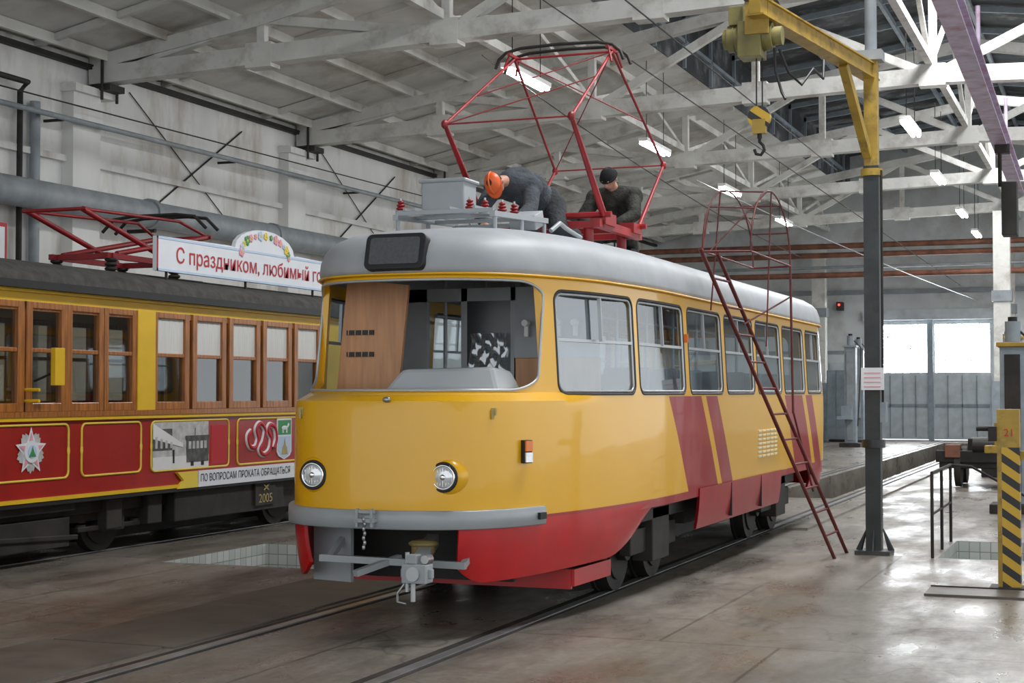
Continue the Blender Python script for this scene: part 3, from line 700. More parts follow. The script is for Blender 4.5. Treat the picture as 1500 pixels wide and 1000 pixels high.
for k in range(14):
    z=2.05-.045*k; rows.append([V((-.05+.026*j+.01*math.sin(k*.8),y-.045+.018*math.sin(j*1.9+k*.9)+.014*math.sin(k*1.7-j*.8),z)) for j in range(13)])
b.grid(rows,'film'); b.obj('plastic_sheet',T,label='crumpled translucent plastic film')
b=MB()
pb=[(-.13,-.12,1.57),(.72,.0,1.57),(.76,.38,1.57),(-.10,.38,1.57)]; pt=[(.0,-.02,1.76),(.64,.07,1.775),(.68,.32,1.75),(.02,.30,1.73)]
b.add(pb+pt,[(0,1,5,4),(1,2,6,5),(2,3,7,6),(3,0,4,7),(4,5,6,7),(3,2,1,0)],'dashcover'); b.obj('dashboard_cover',T,label='pale grey moulded dashboard hood',bevel=.03)
b=MB(); dsh=[(x*.88,y+.16) for x,y in half(1.6) if y<.4]; b.prism([(x,y,1.40) for x,y in dsh]+[(-x,y,1.40) for x,y in dsh[::-1]],(0,0,.17),'dark'); b.obj('dashboard',T)
for sx in(-.6,.6):
    for k in range(8):
        y=2.1+.9*k; b=MB(); b.cyl((sx,y,.9),(sx,y,2.75),.018,'alu',8); b.obj('grab_pole',T)
    b=MB(); b.cyl((sx,1.9,2.22),(sx,9,2.22),.016,'alu',8); b.obj('handrail',T)
seatm=mat('seat_shell',(.10,.11,.13),.5)
for k in range(8):
    for sx in (-.85,.85):
        s_=part('passenger_seat',(sx,2.2+.85*k,.88),T); yy=2.2+.85*k
        b=MB(); b.bb(sx-.2,sx+.2,yy-.2,yy+.2,1.28,1.33,seatm); b.obj('seat',s_,bevel=.02)
        b=MB(); b.beam((sx,yy+.2,1.3),(sx,yy+.28,1.8),.4,.04,seatm); b.obj('backrest',s_,bevel=.02)
        b=MB(); b.cyl((sx,yy,.88),(sx,yy,1.28),.03,'alu'); b.obj('pedestal',s_)
def bogie(yc,half_):
    bg=part('bogie',(0,yc,0),T)
    b=MB()
    for s_ in(-1,1): b.bb(s_*.93-.05,s_*.93+.05,yc-half_-.15,yc+half_+.15,.30,.5,'dark'); b.bb(s_*.95-.09,s_*.95+.09,yc-.25,yc+.25,.22,.66,'dark'); b.bb(s_*1.0-.04,s_*1.0+.04,yc-.75,yc+.75,.56,.72,'dark')
    b.bb(-.9,.9,yc-.2,yc+.2,.35,.6,'dark'); b.obj('bogie_frame',bg,bevel=.01)
    for s_ in(-1,1):
        y=yc+s_*half_; w=part('wheelset',(0,y,.34),bg)
        b=MB(); b.cyl((-.9,y,.35),(.9,y,.35),.06,'dark'); b.obj('axle',w)
        for x in(-.76,.76):
            b=MB(); sg=1 if x>0 else -1
            b.cyl((x-.055,y,.35),(x+.055,y,.35),.34,'dark',32); b.cyl((x-sg*.055,y,.35),(x-sg*.085,y,.35),.36,'dark',32)
            b.cyl((x+sg*.055,y,.35),(x+sg*.075,y,.35),.25,'dark',32); b.cyl((x+sg*.06,y,.35),(x+sg*.15,y,.35),.10,'dark',16); b.obj('wheel',w)
bogie(2.82,.52); bogie(7.75,.60)
b=MB(); b.bb(-1.0,1.0,3.7,6.7,.44,.84,'dark'); b.bb(-.8,.8,.95,1.5,.40,.84,'dark'); b.bb(-1.0,1.0,1.0,9.6,.72,.83,'dark'); b.bb(-.55,.55,1.5,9.4,.2,.75,'dark'); b.obj('underframe',T)
eq=part('roof_resistor_unit',(0,1.2,2.85),T)
b=MB(); 
for x in(-.42,.36): b.beam((x,.75,2.90),(x,1.9,2.96),.04,.04,'grey')
for y in(.78,1.1,1.45,1.85): b.beam((-.42,y,2.93),(.36,y,2.93),.03,.03,'grey')
for x in(-.42,.36):
    for y in(.8,1.35,1.85): b.cyl((x,y,2.74),(x,y,2.93),.018,'grey',8)
for x in(-.36,-.28,.0,.2): b.beam((x,.78,2.96),(x,1.85,2.98),.02,.02,'grey')
b.obj('support_frame',eq)
b=MB(); b.bb(-.32,.03,1.0,1.25,2.96,3.20,'grey'); b.bb(-.34,.05,.98,1.27,3.18,3.21,'grey'); b.obj('equipment_box',eq,label='grey steel equipment box',bevel=.012)
for (x,y) in((-.42,.85),(.1,.95),(.18,1.05),(.26,1.2),(.30,1.35)):
    b=MB(); b.cyl((x,y,2.93),(x,y,2.96),.04,'grey',14)
    for k in range(3): b.ell((x,y,2.975+.024*k),(.038-.006*k,.038-.006*k,.014),'pantored',14,6)
    b.cyl((x,y,3.03),(x,y,3.055),.01,'steel',8); b.obj('insulator',eq,label='dark red ribbed insulator')
b=MB(); b.box((.25,1.75,2.95),(.22,.2,.12),'roofgrey',Matrix.Rotation(.3,3,'X')); b.tube([(.4,1.9,2.88),(.44,2.0,2.95),(.42,2.2,2.93),(.5,2.35,2.86)],.02,'grey'); b.obj('cable_gland_box',T,bevel=.01)

PG=part('pantograph',(0,3.3,2.95),T)
b=MB(); zb_=3.02
for x in(-.52,.52): b.beam((x,2.7,zb_),(x,3.95,zb_),.06,.07,'pantored')
for y in(2.8,3.3,3.85): b.beam((-.55,y,zb_),(.55,y,zb_),.06,.06,'pantored')
for x in(-.4,.4):
    for y in(2.85,3.8): b.cyl((x,y,2.82),(x,y,zb_),.045,'pantored',12)
for y in (2.8,3.85): b.cyl((-.62,y,3.1),(.62,y,3.1),.026,'pantored')
b.box((.5,2.95,3.07),(.14,.3,.1),'pantored'); b.box((.5,3.75,3.07),(.14,.25,.09),'pantored'); b.cyl((0,2.85,3.12),(0,3.8,3.12),.02,'darkred'); 
b.obj('base_frame',PG,label='red base frame on insulators')
KF=[(s_*.55,1.97,3.8) for s_ in(-1,1)]; KR=[(s_*.55,4.68,3.77) for s_ in(-1,1)]; HD=[(s_*.46,3.33,4.60) for s_ in(-1,1)]
for i,s_ in enumerate((-1,1)):
    b=MB(); b.cyl((s_*.55,2.8,3.1),KF[i],.030,'pantored',10,r2=.020); b.ell(KF[i],(.03,.04,.04),'darkred',10,8); b.obj('lower_arm',PG,label='red tubular lower arm')
    b=MB(); b.cyl((s_*.55,3.85,3.1),KR[i],.022,'darkred',10,r2=.014); b.ell(KR[i],(.03,.04,.04),'darkred',10,8); b.obj('lower_arm',PG,label='dark red tubular lower arm')
    b=MB(); b.cyl(KF[i],HD[i],.013,'pantored'); b.obj('upper_arm',PG)
    b=MB(); b.cyl(KR[i],HD[i],.012,'darkred'); b.obj('upper_arm',PG)
mid=lambda a,c,t:tuple(V(a)*(1-t)+V(c)*t)
for p,q in ((KF[0],mid(KF[1],HD[1],.6)),(mid(KF[0],HD[0],.4),HD[1]),(KR[0],HD[1]),(mid(KR[1],HD[1],.4),HD[0])):
    b=MB(); b.cyl(p,q,.006,'darkred',6); b.obj('brace_rod',PG)
for K in(KF,KR):
    b=MB(); b.cyl(K[0],K[1],.007,'darkred'); b.obj('cross_shaft',PG)
for dy in(-.11,.11):
    b=MB(); pts=[(-.60,3.33+dy,4.50),(-.57,3.33+dy,4.58),(-.50,3.33+dy,4.64),(-.36,3.33+dy,4.67),(0,3.33+dy,4.68),(.36,3.33+dy,4.67),(.50,3.33+dy,4.64),(.57,3.33+dy,4.58),(.60,3.33+dy,4.50)]
    b.tube(pts,.015,'dark',8); b.obj('contact_bow',PG,label='dark curved contact bow')
for p in HD: 
    b=MB(); b.beam((p[0],3.18,p[2]+.02),(p[0],3.48,p[2]+.02),.025,.025,'pantored')
    for dy in(-.11,.11): b.cyl((p[0],3.33+dy,p[2]+.02),(p[0],3.33+dy,p[2]+.06),.012,'pantored'); b.cyl((p[0],3.33+dy,p[2]+.03),(p[0]*1.1,3.33+dy*1.4,p[2]-.12),.01,'darkred')
    b.obj('head_bracket',PG)
b=MB(); b.cyl(HD[0],HD[1],.010,'pantored'); b.obj('head_shaft',PG)

# ------------------------------------------------------------------ people
def remesh(b,name,parent,m,vox,label=None):
    o=b.obj(name,parent,label=label)
    md=o.modifiers.new('r','REMESH'); md.mode='VOXEL'; md.voxel_size=vox; md.use_smooth_shade=True
    s_=o.modifiers.new('s','SMOOTH'); s_.iterations=3; s_.factor=.5
    bpy.context.view_layer.update(); dg=bpy.context.evaluated_depsgraph_get(); me=bpy.data.meshes.new_from_object(o.evaluated_get(dg))
    o.modifiers.clear(); o.data=me; me.materials.clear(); me.materials.append(M[m])
    for p in me.polygons: p.use_smooth=True; p.material_index=0
    return o
def limb(b,pts,m):
    for (p,r),(q,r2) in zip(pts,pts[1:]):
        b.cyl(p,q,r,m,14,r2=r2); b.ell(q,(r2,)*3,m,14,8)
    p,r=pts[0]; b.ell(p,(r,)*3,m,14,8)
def person(J,label,jm,tm,hat):
    r=root('person',J['base'],label,'person')
    hc=V(J['head']); ax=(hc-V(J['neck'])).normalized(); fwd=V(J['face']); fwd=(fwd-ax*fwd.dot(ax)).normalized(); side=fwd.cross(ax)
    R=Matrix((side,fwd,ax)).transposed()
    def body(b,grow,torso=True,arms=True,legs=True,full=True):
        g=grow
        if torso:
            P,C_,S=V(J['pelvis']),V(J['chest']),V(J['neck'])
            b.ell(P,(.135+g,.11+g,.11+g),'skin',20,12); b.ell((P+C_)/2+V((0,0,J.get('hump',0))),(.125+g,.105+g,.11+g),'skin',20,12); b.ell(C_,(.15+g,.115+g,.12+g),'skin',20,12)
            limb(b,[(P,.11+g),((P+C_)/2,.105+g),(C_,.11+g)],'skin'); limb(b,[(V(J['sh'][0]),.06+g),(C_*.6+S*.4,.08+g),(V(J['sh'][1]),.06+g)],'skin')
        if arms:
            for s_ in(0,1): limb(b,[(J['sh'][s_],.055+g),(J['el'][s_],.041+g),(tuple(V(J['el'][s_])*.12+V(J['ha'][s_])*.88),.029+g)],'skin')
        if legs:
            for s_ in(0,1): limb(b,[(J['hip'][s_],.09+g),(J['kn'][s_],.06+g),(J['ft'][s_],.04+g)],'skin')
    b=MB(); body(b,0)
    limb(b,[(J['chest'],.07),(J['neck'],.05),(tuple(hc),.045)],'skin')
    k_=.9
    b.ell(hc,(.07*k_,.088*k_,.10*k_),'skin',20,14,R); b.ell(hc+R@V((0,.05,-.045)),(.04,.036,.045),'skin',14,10,R)
    limb(b,[(hc+R@V((0,.078,.012)),.010),(hc+R@V((0,.096,-.018)),.013)],'skin')
    for s_ in(-1,1): b.ell(hc+R@V((s_*.067,-.005,-.01)),(.011,.018,.027),'skin',10,8,R); b.ell(hc+R@V((s_*.027,.073,.022)),(.016,.012,.007),'skin',10,8,R)
    b.ell(hc+R@V((0,.082,-.046)),(.022,.010,.008),'skin',10,8,R)
    for s_ in(0,1):
        h=V(J['ha'][s_]); e=V(J['el'][s_]); d_=(h-e).normalized(); a=d_.cross(V((0,0,1))).normalized() if abs(d_.z)<.95 else V((1,0,0)); n_=a.cross(d_)
        b.ell(h+d_*.02,(.026,.026,.03),'skin',12,8); sgn=-1 if s_==0 else 1
        for k in range(4):
            o=a*(.027-.018*k); L=(.036,.042,.039,.030)[k]; p0=h+d_*.035+o; p1=p0+d_*L-n_*.004; p2=p1+d_*L*.5-n_*.02; limb(b,[(p0,.0095),(p1,.0088),(p2,.0078)],'skin')
        p0=h+a*sgn*.02; p1=p0+a*sgn*.025+d_*.02-n_*.01; p2=p1+d_*.03-n_*.012; limb(b,[(p0,.012),(p1,.010),(p2,.009)],'skin')
        f=V(J['ft'][s_]); t=V(J['toe'][s_]); limb(b,[(f,.04),(t,.032)],'skin')
    remesh(b,'body',r,'skin',.0065)
    g_=J.get('grow',.03)
    b=MB(); body(b,g_,True,False,False); body(b,.022,False,True,False); limb(b,[(J['chest'],.10),(tuple(V(J['chest'])*.35+V(J['neck'])*.65),.07)],'skin'); remesh(b,'jacket',r,jm,.011)
    b=MB(); body(b,.022,False,False,True); b.ell(J['pelvis'],(.172,.150,.145),'skin',20,12); remesh(b,'trousers',r,tm,.012)
    for s_ in(0,1):
        f=V(J['ft'][s_]); t=V(J['toe'][s_]); b=MB(); limb(b,[(f,.054),(t,.045)],'black'); remesh(b,'boot',r,'black',.01)
    for s_ in(-1,1):
        b=MB(); b.ell(hc+R@V((s_*.027,.077,.008)),(.011,.008,.008),'white',10,8,R); b.ell(hc+R@V((s_*.027,.084,.008)),(.005,.003,.005),'black',8,6,R); b.obj('eye',r)
    b=MB(); b.ell(hc+R@V((0,-.010,.010)),(.070,.082,.094),'hair',18,10,R,0,math.pi*.55); b.obj('hair',r)
    if hat=='helmet':
        b=MB(); b.ell(hc+R@V((0,-.005,.035)),(.076,.092,.066),'orange',24,10,R,0,math.pi*.5)
        b.ell(hc+R@V((0,.018,.034)),(.084,.112,.006),'orange',24,8,R); b.tube([hc+R@V((0,-.005+.092*math.cos(a),.035+.068*math.sin(a))) for a in [math.pi*k/10 for k in range(11)]],.009,'orange',6); b.obj('hard_hat',r,label='orange hard hat')
    else:
        b=MB(); b.ell(hc+R@V((0,-.006,.014)),(.076,.088,.090),'knit',20,10,R,0,math.pi*.52); b.tube([hc+R@V((.076*math.cos(a),-.006+.087*math.sin(a),.014)) for a in [2*math.pi*k/20 for k in range(20)]],.012,'knit',8,closed=True); b.obj('beanie',r,label='black knitted beanie')
    return r
person(dict(base=(.0,2.7,2.90),grow=.035,hump=.035,pelvis=(-.02,2.86,3.24),chest=(-.13,2.53,3.35),neck=(-.18,2.33,3.36),head=(-.20,2.21,3.33),face=(.1,-.1,-1),
  sh=[(-.30,2.44,3.31),(.03,2.46,3.31)],el=[(-.34,2.24,3.12),(.09,2.27,3.11)],ha=[(-.26,2.10,2.99),(.08,2.04,3.01)],
  hip=[(-.11,2.87,3.20),(.08,2.87,3.20)],kn=[(-.18,2.68,3.00),(.17,2.72,2.99)],ft=[(-.16,3.02,2.98),(.20,3.08,2.96)],toe=[(-.16,3.10,2.96),(.20,3.18,2.94)]),
  'worker in grey jacket and orange hard hat bending over machinery','jacket','trousers','helmet')
person(dict(base=(.15,4.3,2.90),pelvis=(.14,4.40,3.16),chest=(.19,4.30,3.38),neck=(.20,4.18,3.51),head=(.19,4.08,3.59),face=(-.25,-1,-1.1),grow=.035,
  sh=[(.01,4.23,3.42),(.39,4.21,3.42)],el=[(-.05,4.04,3.23),(.45,4.04,3.23)],ha=[(.06,3.87,3.13),(.32,3.89,3.13)],
  hip=[(.06,4.40,3.12),(.24,4.40,3.12)],kn=[(-.02,4.12,3.15),(.36,4.14,3.13)],ft=[(0,4.34,2.95),(.34,4.36,2.93)],toe=[(-.01,4.23,2.94),(.35,4.24,2.91)]),
  'worker in dark olive jacket and black beanie crouching by red pantograph','olive','olive','beanie')

# ------------------------------------------------------------------ OLD TRAM
OX=-5.75; SX=-4.6; O=root('vintage_tram',(OX,4,0),'vintage red and yellow tram with varnished wooden window frames','tram')
Y0,Y1=-1.5,9.4; oldred=mat('vintage_red_paint',(.36,.012,.008),.4,var=.1,coat=.15); oldyel=mat('vintage_yellow_paint',(.80,.50,.015),.45,var=.05)
XL=2*OX-SX
b=MB(); 
for xx,s_ in((SX,-1),(XL,1)): b.bb(xx,xx+s_*.06,Y0,Y1,.62,1.37,oldred)
b.bb(SX,XL,Y0,Y0+.06,.62,1.37,oldred); b.bb(SX,XL,Y1-.06,Y1,.62,1.37,oldred); b.obj('lower_body_panel',O,label='dark red lower body panelling',bevel=.01)
b=MB(); 
for xx,s_ in((SX,-1),(XL,1)):
    b.bb(xx+.012,xx+s_*.06,Y0,Y1,2.42,2.56,oldyel); b.bb(xx+.03,xx+s_*.06,3.50,3.81,1.42,2.42,oldyel); b.bb(xx+.012,xx+s_*.06,7.45,Y1,1.42,2.42,oldyel); b.bb(xx+.012,xx+s_*.06,Y0,-.4,1.42,2.42,oldyel)
b.bb(SX,XL,Y1-.06,Y1,1.42,2.56,oldyel); b.obj('upper_body_panel',O,label='yellow upper panelling')
b=MB()
b.bb(SX-.05,SX+.045,Y0,Y1,1.37,1.42,'wood'); b.bb(SX-.03,SX+.035,Y0,Y1,1.335,1.37,oldyel); b.bb(XL-.04,XL+.05,Y0,Y1,1.37,1.42,'wood'); b.bb(SX-.03,SX+.03,Y0,Y1,.60,.635,oldyel); b.bb(SX-.03,SX+.02,Y0,Y1,.56,.60,'black'); b.obj('belt_rail',O)
def owin(y0,y1,zt_=2.40,curt=False,x=SX,tr=1.98):
    w=part('side_window',(x,(y0+y1)/2,1.42),O)
    b=MB(); p=.085
    b.bb(x-.05,x+.02,y0-p,y0,1.42,2.42,'wood'); b.bb(x-.05,x+.02,y1,y1+p,1.42,2.42,'wood'); b.bb(x-.05,x+.02,y0,y1,zt_-.04,2.42,'wood'); b.bb(x-.05,x+.02,y0,y1,1.42,1.50,'wood'); b.bb(x-.05,x+.01,y0,y1,tr-.02,tr+.02,'wood')
    b.obj('window_frame',w,bevel=.006)
    b=MB(); b.add([(x-.02,y0,1.48),(x-.02,y1,1.48),(x-.02,y1,2.38),(x-.02,y0,2.38)],[(0,1,2,3)],'glassold'); b.obj('window_pane',w)
    if curt:
        b=MB(); rows=[]
        for z in(2.38,2.0): rows.append([V((x-.012-.004*math.sin(k*1.9),y0+(y1-y0)*k/16,z)) for k in range(17)])
        b.grid(rows,'curtain'); b.obj('curtain',w)
for k in range(5): owin(3.87+.735*k,4.37+.735*k,curt=True); owin(3.87+.735*k,4.37+.735*k,x=XL+.03)
for y0,y1 in((-.35,.05),(.2,.62),(.75,1.12),(1.28,1.68),(1.88,2.30),(2.46,2.88),(3.03,3.43)):
    owin(y0,y1); owin(y0,y1,x=XL+.03)
b=MB(); b.bb(SX-.04,SX,1.76,1.80,1.42,2.42,'wood'); b.bb(SX-.045,SX+.0,-.4,3.50,2.34,2.44,'wood'); b.bb(SX-.045,SX+.0,-.4,3.50,1.40,1.50,'wood'); b.bb(SX-.04,SX,3.81,7.45,2.36,2.44,'wood'); b.obj('window_board',O)
b=MB(); pts=[]
for k in range(17):
    a=math.pi*k/16; pts.append((OX+1.26*math.cos(a),2.60+.28*math.sin(a)**.8))
poly=[(x,Y0-.1,z) for x,z in pts]+[(OX-1.26,Y0-.1,2.54),(OX+1.26,Y0-.1,2.54)]
b.prism(poly,(0,Y1-Y0+.2,0),'oldroof'); b.bb(OX+1.23,OX+1.27,Y0-.1,Y1+.1,2.53,2.60,'black'); b.bb(SX+.0,SX+.05,Y0,Y1,2.50,2.53,oldyel); b.obj('roof',O,label='dark tarred canvas roof')
b=MB(); b.bb(XL+.1,SX-.1,Y0+.1,Y1-.1,.72,.8,'dark'); 
for k in range(9): b.bb(OX-.9,OX-.4,.2+k,.6+k,.8,1.25,'wood'); b.bb(OX+.4,OX+.9,.2+k,.6+k,.8,1.25,'wood')
b.obj('interior_floor',O)
b=MB(); b.bb(OX-.9,OX+1.0,Y0+.3,Y1-.3,.42,.62,'dark'); b.bb(SX-.25,SX-.05,4.3,6.6,.24,.60,'dark'); b.bb(SX-.12,SX-.04,.2,2.6,.48,.6,'dark'); b.bb(SX-.30,SX-.2,Y0,Y1,.34,.6,'dark'); b.bb(OX-.6,OX+.6,Y0+.3,Y1-.3,.1,.6,'dark')
b.bb(SX-.30,SX-.1,.9,2.6,.14,.42,'dark'); b.bb(SX-.30,SX-.1,7.6,9.0,.14,.42,'dark')
for y in(3.0,3.5,7.2,7.6): b.cyl((SX-.25,y,.42),(SX-.25,y,.62),.05,'dark')
for y in (3.3,4.0,5.4,6.0): b.box((SX-.15,y,.40),(.12,.25,.3),'dark')
b.beam((SX-.1,1.0,.30),(SX-.1,2.7,.22),.05,.05,'dark'); b.obj('underframe',O,bevel=.01)
for y in(.2,3.4,6.9):
    w=part('wheelset',(OX,y,.34),O)
    b=MB(); b.cyl((OX-.85,y,.35),(OX+.85,y,.35),.05,'dark'); b.obj('axle',w)
    for x in(OX-.76,OX+.76):
        b=MB(); b.cyl((x-.05,y,.35),(x+.05,y,.35),.34,'dark',28); b.cyl((x+.055,y,.35),(x+.07,y,.35),.26,'dark',28); b.cyl((x+.05,y,.35),(x+.14,y,.35),.09,'dark'); b.obj('wheel',w)
    b=MB(); b.bb(OX+.84,OX+.98,y-.18,y+.18,.22,.48,'dark'); b.bb(OX+.86,OX+.96,y-.55,y+.55,.24,.29,'dark')
    for k in(-.45,.45):
        for j in range(4): b.cyl((OX+.9,y+k,.28+.05*j),(OX+.9,y+k,.31+.05*j),.06,'dark',12)
    b.obj('axle_box',w,bevel=.01)
def yframe(y0,y1,z0,z1):
    b=MB(); b.tube([(SX+.004,y,z) for y,z in rrect(y0,y1,z0,z1,.06,4)],.012,'yelline',6,closed=True)
    for zz in((z0+z1)/2,):
        for yy in (y0,y1): b.ell((SX+.006,yy,zz),(.008,.022,.05),'yelline',10,6)
    b.obj('panel_border',O,label='pale yellow painted panel border')
for y0,y1 in((.1,1.25),(1.35,2.43),(2.63,3.60),(3.78,5.27),(5.45,7.6)): yframe(y0,y1,.79 if y0>3 else .80,1.30)
em=part('star_emblem',(SX,1.88,1.05),O)
def star(b,cy,cz,R1,R2,n,m,x,ph=90):
    poly=[(x,cy+(R1 if k%2==0 else R2)*math.cos(math.radians(ph+180*k/n)),cz+(R1 if k%2==0 else R2)*math.sin(math.radians(ph+180*k/n))) for k in range(2*n)]
    o=(x+.004,cy,cz); n2=2*n
    b.add(poly+[o],[(k,(k+1)%n2,n2) for k in range(n2)],m)
cy,cz=1.88,1.06
b=MB(); star(b,cy,cz,.20,.13,5,'photo_l',SX+.006,-90); star(b,cy,cz,.185,.15,15,'photo_l',SX+.008); b.obj('emblem_rays',em)
b=MB(); star(b,cy,cz,.225,.10,5,'sign',SX+.011); star(b,cy,cz,.18,.07,5,'pink',SX+.016); b.obj('emblem_star',em)
b=MB(); b.cyl((SX+.010,cy,cz),(SX+.024,cy,cz),.10,'sign',24); b.cyl((SX+.012,cy,cz),(SX+.028,cy,cz),.06,'signblue',24); b.prism([(SX+.028,cy-.05,cz-.045),(SX+.028,cy+.05,cz-.045),(SX+.028,cy+.02,cz),(SX+.028,cy,cz+.05),(SX+.028,cy-.02,cz)],(.003,0,0),'green'); b.obj('emblem_medallion',em)
hp=part('photo_panel',(SX,4.5,.8),O)
b=MB(); b.bb(SX,SX+.008,3.80,4.85,.80,1.29,'photo_l'); b.bb(SX,SX+.008,4.85,5.25,.80,1.29,oldred); b.bb(SX+.006,SX+.012,3.80,4.85,.80,.93,'white'); b.obj('photo_print',hp)
b=MB(); x=SX+.012
b.bb(x-.004,x,3.80,4.15,1.0,1.22,'photo_d'); b.prism([(x,3.8,1.28),(x,4.35,1.06),(x,4.35,1.02),(x,3.8,1.12)],(.002,0,0),'white')
for k in range(4): b.bb(x,x+.003,3.84+.09*k,3.88+.09*k,1.02,1.14-.02*k,'photo_l')
b.bb(x,x+.004,4.42,4.84,.86,1.12,'photo_d'); b.bb(x,x+.005,4.40,4.86,1.10,1.14,'photo_d')
for k in range(5): b.bb(x+.004,x+.007,4.45+.075*k,4.50+.075*k,1.0,1.08,'photo_l')
b.bb(x,x+.005,4.5,4.55,.82,.87,'black'); b.bb(x,x+.005,4.7,4.75,.82,.87,'black'); b.bb(x,x+.003,4.16,4.19,.86,1.0,'black'); b.bb(x,x+.003,4.58,4.585,1.14,1.22,'black')
b.obj('photo_picture',hp)
b=MB(); b.bb(SX+.008,SX+.011,4.90,5.22,.82,1.24,'redtxt'); b.obj('red_patch',hp)
ca=part('coat_of_arms',(SX,6.6,.8),O)
cy=6.50
b=MB(); sh=[(cy-.17,1.29),(cy+.17,1.29),(cy+.17,.90),(cy+.13,.85),(cy,.81),(cy-.13,.85),(cy-.17,.90)]
b.prism([(SX,y,z) for y,z in sh],(.012,0,0),'sign'); b.obj('shield',ca)
b=MB(); b.bb(SX+.012,SX+.015,cy-.15,cy+.15,1.10,1.27,'green'); b.prism([(SX+.012,cy-.15,1.08),(SX+.012,cy+.15,1.08),(SX+.012,cy+.15,.92),(SX+.012,cy+.1,.86),(SX+.012,cy,.825),(SX+.012,cy-.1,.86),(SX+.012,cy-.15,.92)],(.003,0,0),'signblue'); b.obj('shield_field',ca)
b=MB(); x=SX+.016
b.ell((x,cy,1.18),(.004,.07,.025),'sign'); b.prism([(x,cy+.05,1.19),(x,cy+.08,1.24),(x,cy+.11,1.22),(x,cy+.075,1.18)],(.003,0,0),'sign')
for k in(-.055,-.03,.035,.055): b.bb(x,x+.003,cy+k-.006,cy+k+.006,1.12,1.17,'sign')
b.prism([(x,cy-.07,.87),(x,cy+.07,.87),(x,cy+.05,.95),(x,cy+.02,.98),(x,cy,1.06),(x,cy-.02,.98),(x,cy-.05,.95)],(.003,0,0),'gold'); b.obj('shield_charge',ca,label='white horse above a golden tower')
scr=catmull([(5.74,1.16),(5.66,1.10),(5.70,.99),(5.82,.97),(5.88,1.06),(5.84,1.18),(5.94,1.24),(6.04,1.16),(6.00,1.03),(5.92,.94),(6.02,.88),(6.14,.93),(6.18,1.06),(6.10,1.15),(6.16,1.22),(6.27,1.18),(6.30,1.05),(6.24,.95)],5)
b=MB(); b.tube([(SX-.006,y,z) for y,z in scr],.038,'sign',8); b.tube([(SX+.008,y,z) for y,z in scr],.029,'redtxt',8)
b.obj('ornamental_scroll',O,label='red looping scroll ornament outlined in white')
ts=part('text_strip',(SX,6,.6),O)
b=MB(); b.bb(SX,SX+.035,4.62,7.9,.590,.760,'sign'); b.obj('strip_board',ts)
b=MB(); b.prism([(SX,4.22,.590),(SX,4.60,.590),(SX,4.60,.760),(SX,4.22,.760),(SX,4.34,.675)],(.037,0,0),'yelline'); b.obj('strip_arrow',ts)
text('ПО ВОПРОСАМ ПРОКАТА ОБРАЩАТЬСЯ',(SX+.035,4.66,.628),(0,1,0),(0,0,1),1.93,.10,'blacktxt',ts)
b=MB(); b.bb(SX-.05,SX-.02,5.9,6.35,.30,.56,'dark'); b.obj('date_plate',O); text('2005',(SX-.02,5.97,.33),(0,1,0),(0,0,1),.30,.10,'gold',O); 
b=MB(); b.beam((SX-.015,6.08,.47),(SX-.015,6.18,.53),.012,.012,'gold'); b.beam((SX-.015,6.18,.47),(SX-.015,6.08,.53),.012,.012,'gold'); b.obj('plate_cross',O)
b=MB(); b.box((SX+.22,1.98,1.83),(.05,.14,.34),oldyel); b.cyl((SX,1.93,1.70),(SX+.2,1.96,1.78),.012,'black'); b.cyl((SX,1.8,1.52),(SX+.16,1.8,1.52),.015,oldyel); b.cyl((SX,1.8,1.62),(SX+.16,1.8,1.62),.015,oldyel); b.obj('wing_mirror',O,label='yellow wing mirror',bevel=.02)
RS=root('roof_banner',(SX,5.8,2.8),'white and pale blue festive banner board on the old tram roof','sign')
bx=SX-.08
b=MB(); pts=[(3.98,2.86),(7.95,2.86),(7.95,3.22),(6.95,3.24)]
for k in range(11):
    a=math.pi*k/10; pts.append((6.2+.68*math.cos(a)*1.0,3.23+.25*math.sin(a)))
pts+=[(5.4,3.24),(3.98,3.22)]
b.prism([(bx,y,z) for y,z in pts],(-.05,0,0),'sign'); b.obj('banner_board',RS)
b=MB()
b.bb(bx,bx+.006,3.98,7.95,2.86,2.885,'signblue'); b.bb(bx,bx+.006,3.98,7.95,3.195,3.22,'signblue'); b.bb(bx,bx+.006,3.98,4.0,2.86,3.22,'redtxt'); 
for i in range(3): b.cyl((bx-.03,4.2+1.6*i,2.62),(bx-.03,4.2+1.6*i,2.9),.015,'dark')
b.obj('banner_border',RS)
b=MB()
for k in range(15):
    a=math.pi*k/14; y=6.2+.54*math.cos(a); z=3.19+.22*math.sin(a)
    m_=['pink','green','yelline','signblue','pink'][k%5]; rr=.03+.02*((k*7)%3)/2
    for j in range(5): b.ell((bx+.006,y+rr*.7*math.cos(j*1.257),z+rr*.7*math.sin(j*1.257)),(.006,rr*.55,rr*.55),m_,8,6)
    b.ell((bx+.01,y,z),(.006,rr*.35,rr*.35),'yelline',8,6)
b.obj('flower_garland',RS,label='garland of pink, yellow and green flowers')
text('С праздником, любимый город',(bx+.001,4.34,2.915),(0,1,0),(0,0,1),3.68,.225,'redtxt',RS,bold=.006)
OP=part('pantograph',(OX,4.8,2.9),O)
b=MB()
for x in(-.35,.35): b.beam((OX+x,4.1,3.05),(OX+x,5.5,3.05),.06,.06,'darkred')
for y in(4.2,5.4): b.beam((OX-.4,y,3.05),(OX+.4,y,3.05),.06,.06,'darkred'); 
for x in(-.35,.35):
    for y in(4.2,5.4):
        for k in range(4): b.ell((OX+x,y,2.86+.05*k),(.07,.07,.03),'dark',12,6)
b.bb(OX-.6,OX+.6,3.9,5.6,2.80,2.86,'dark'); b.obj('base_frame',OP)
b=MB()
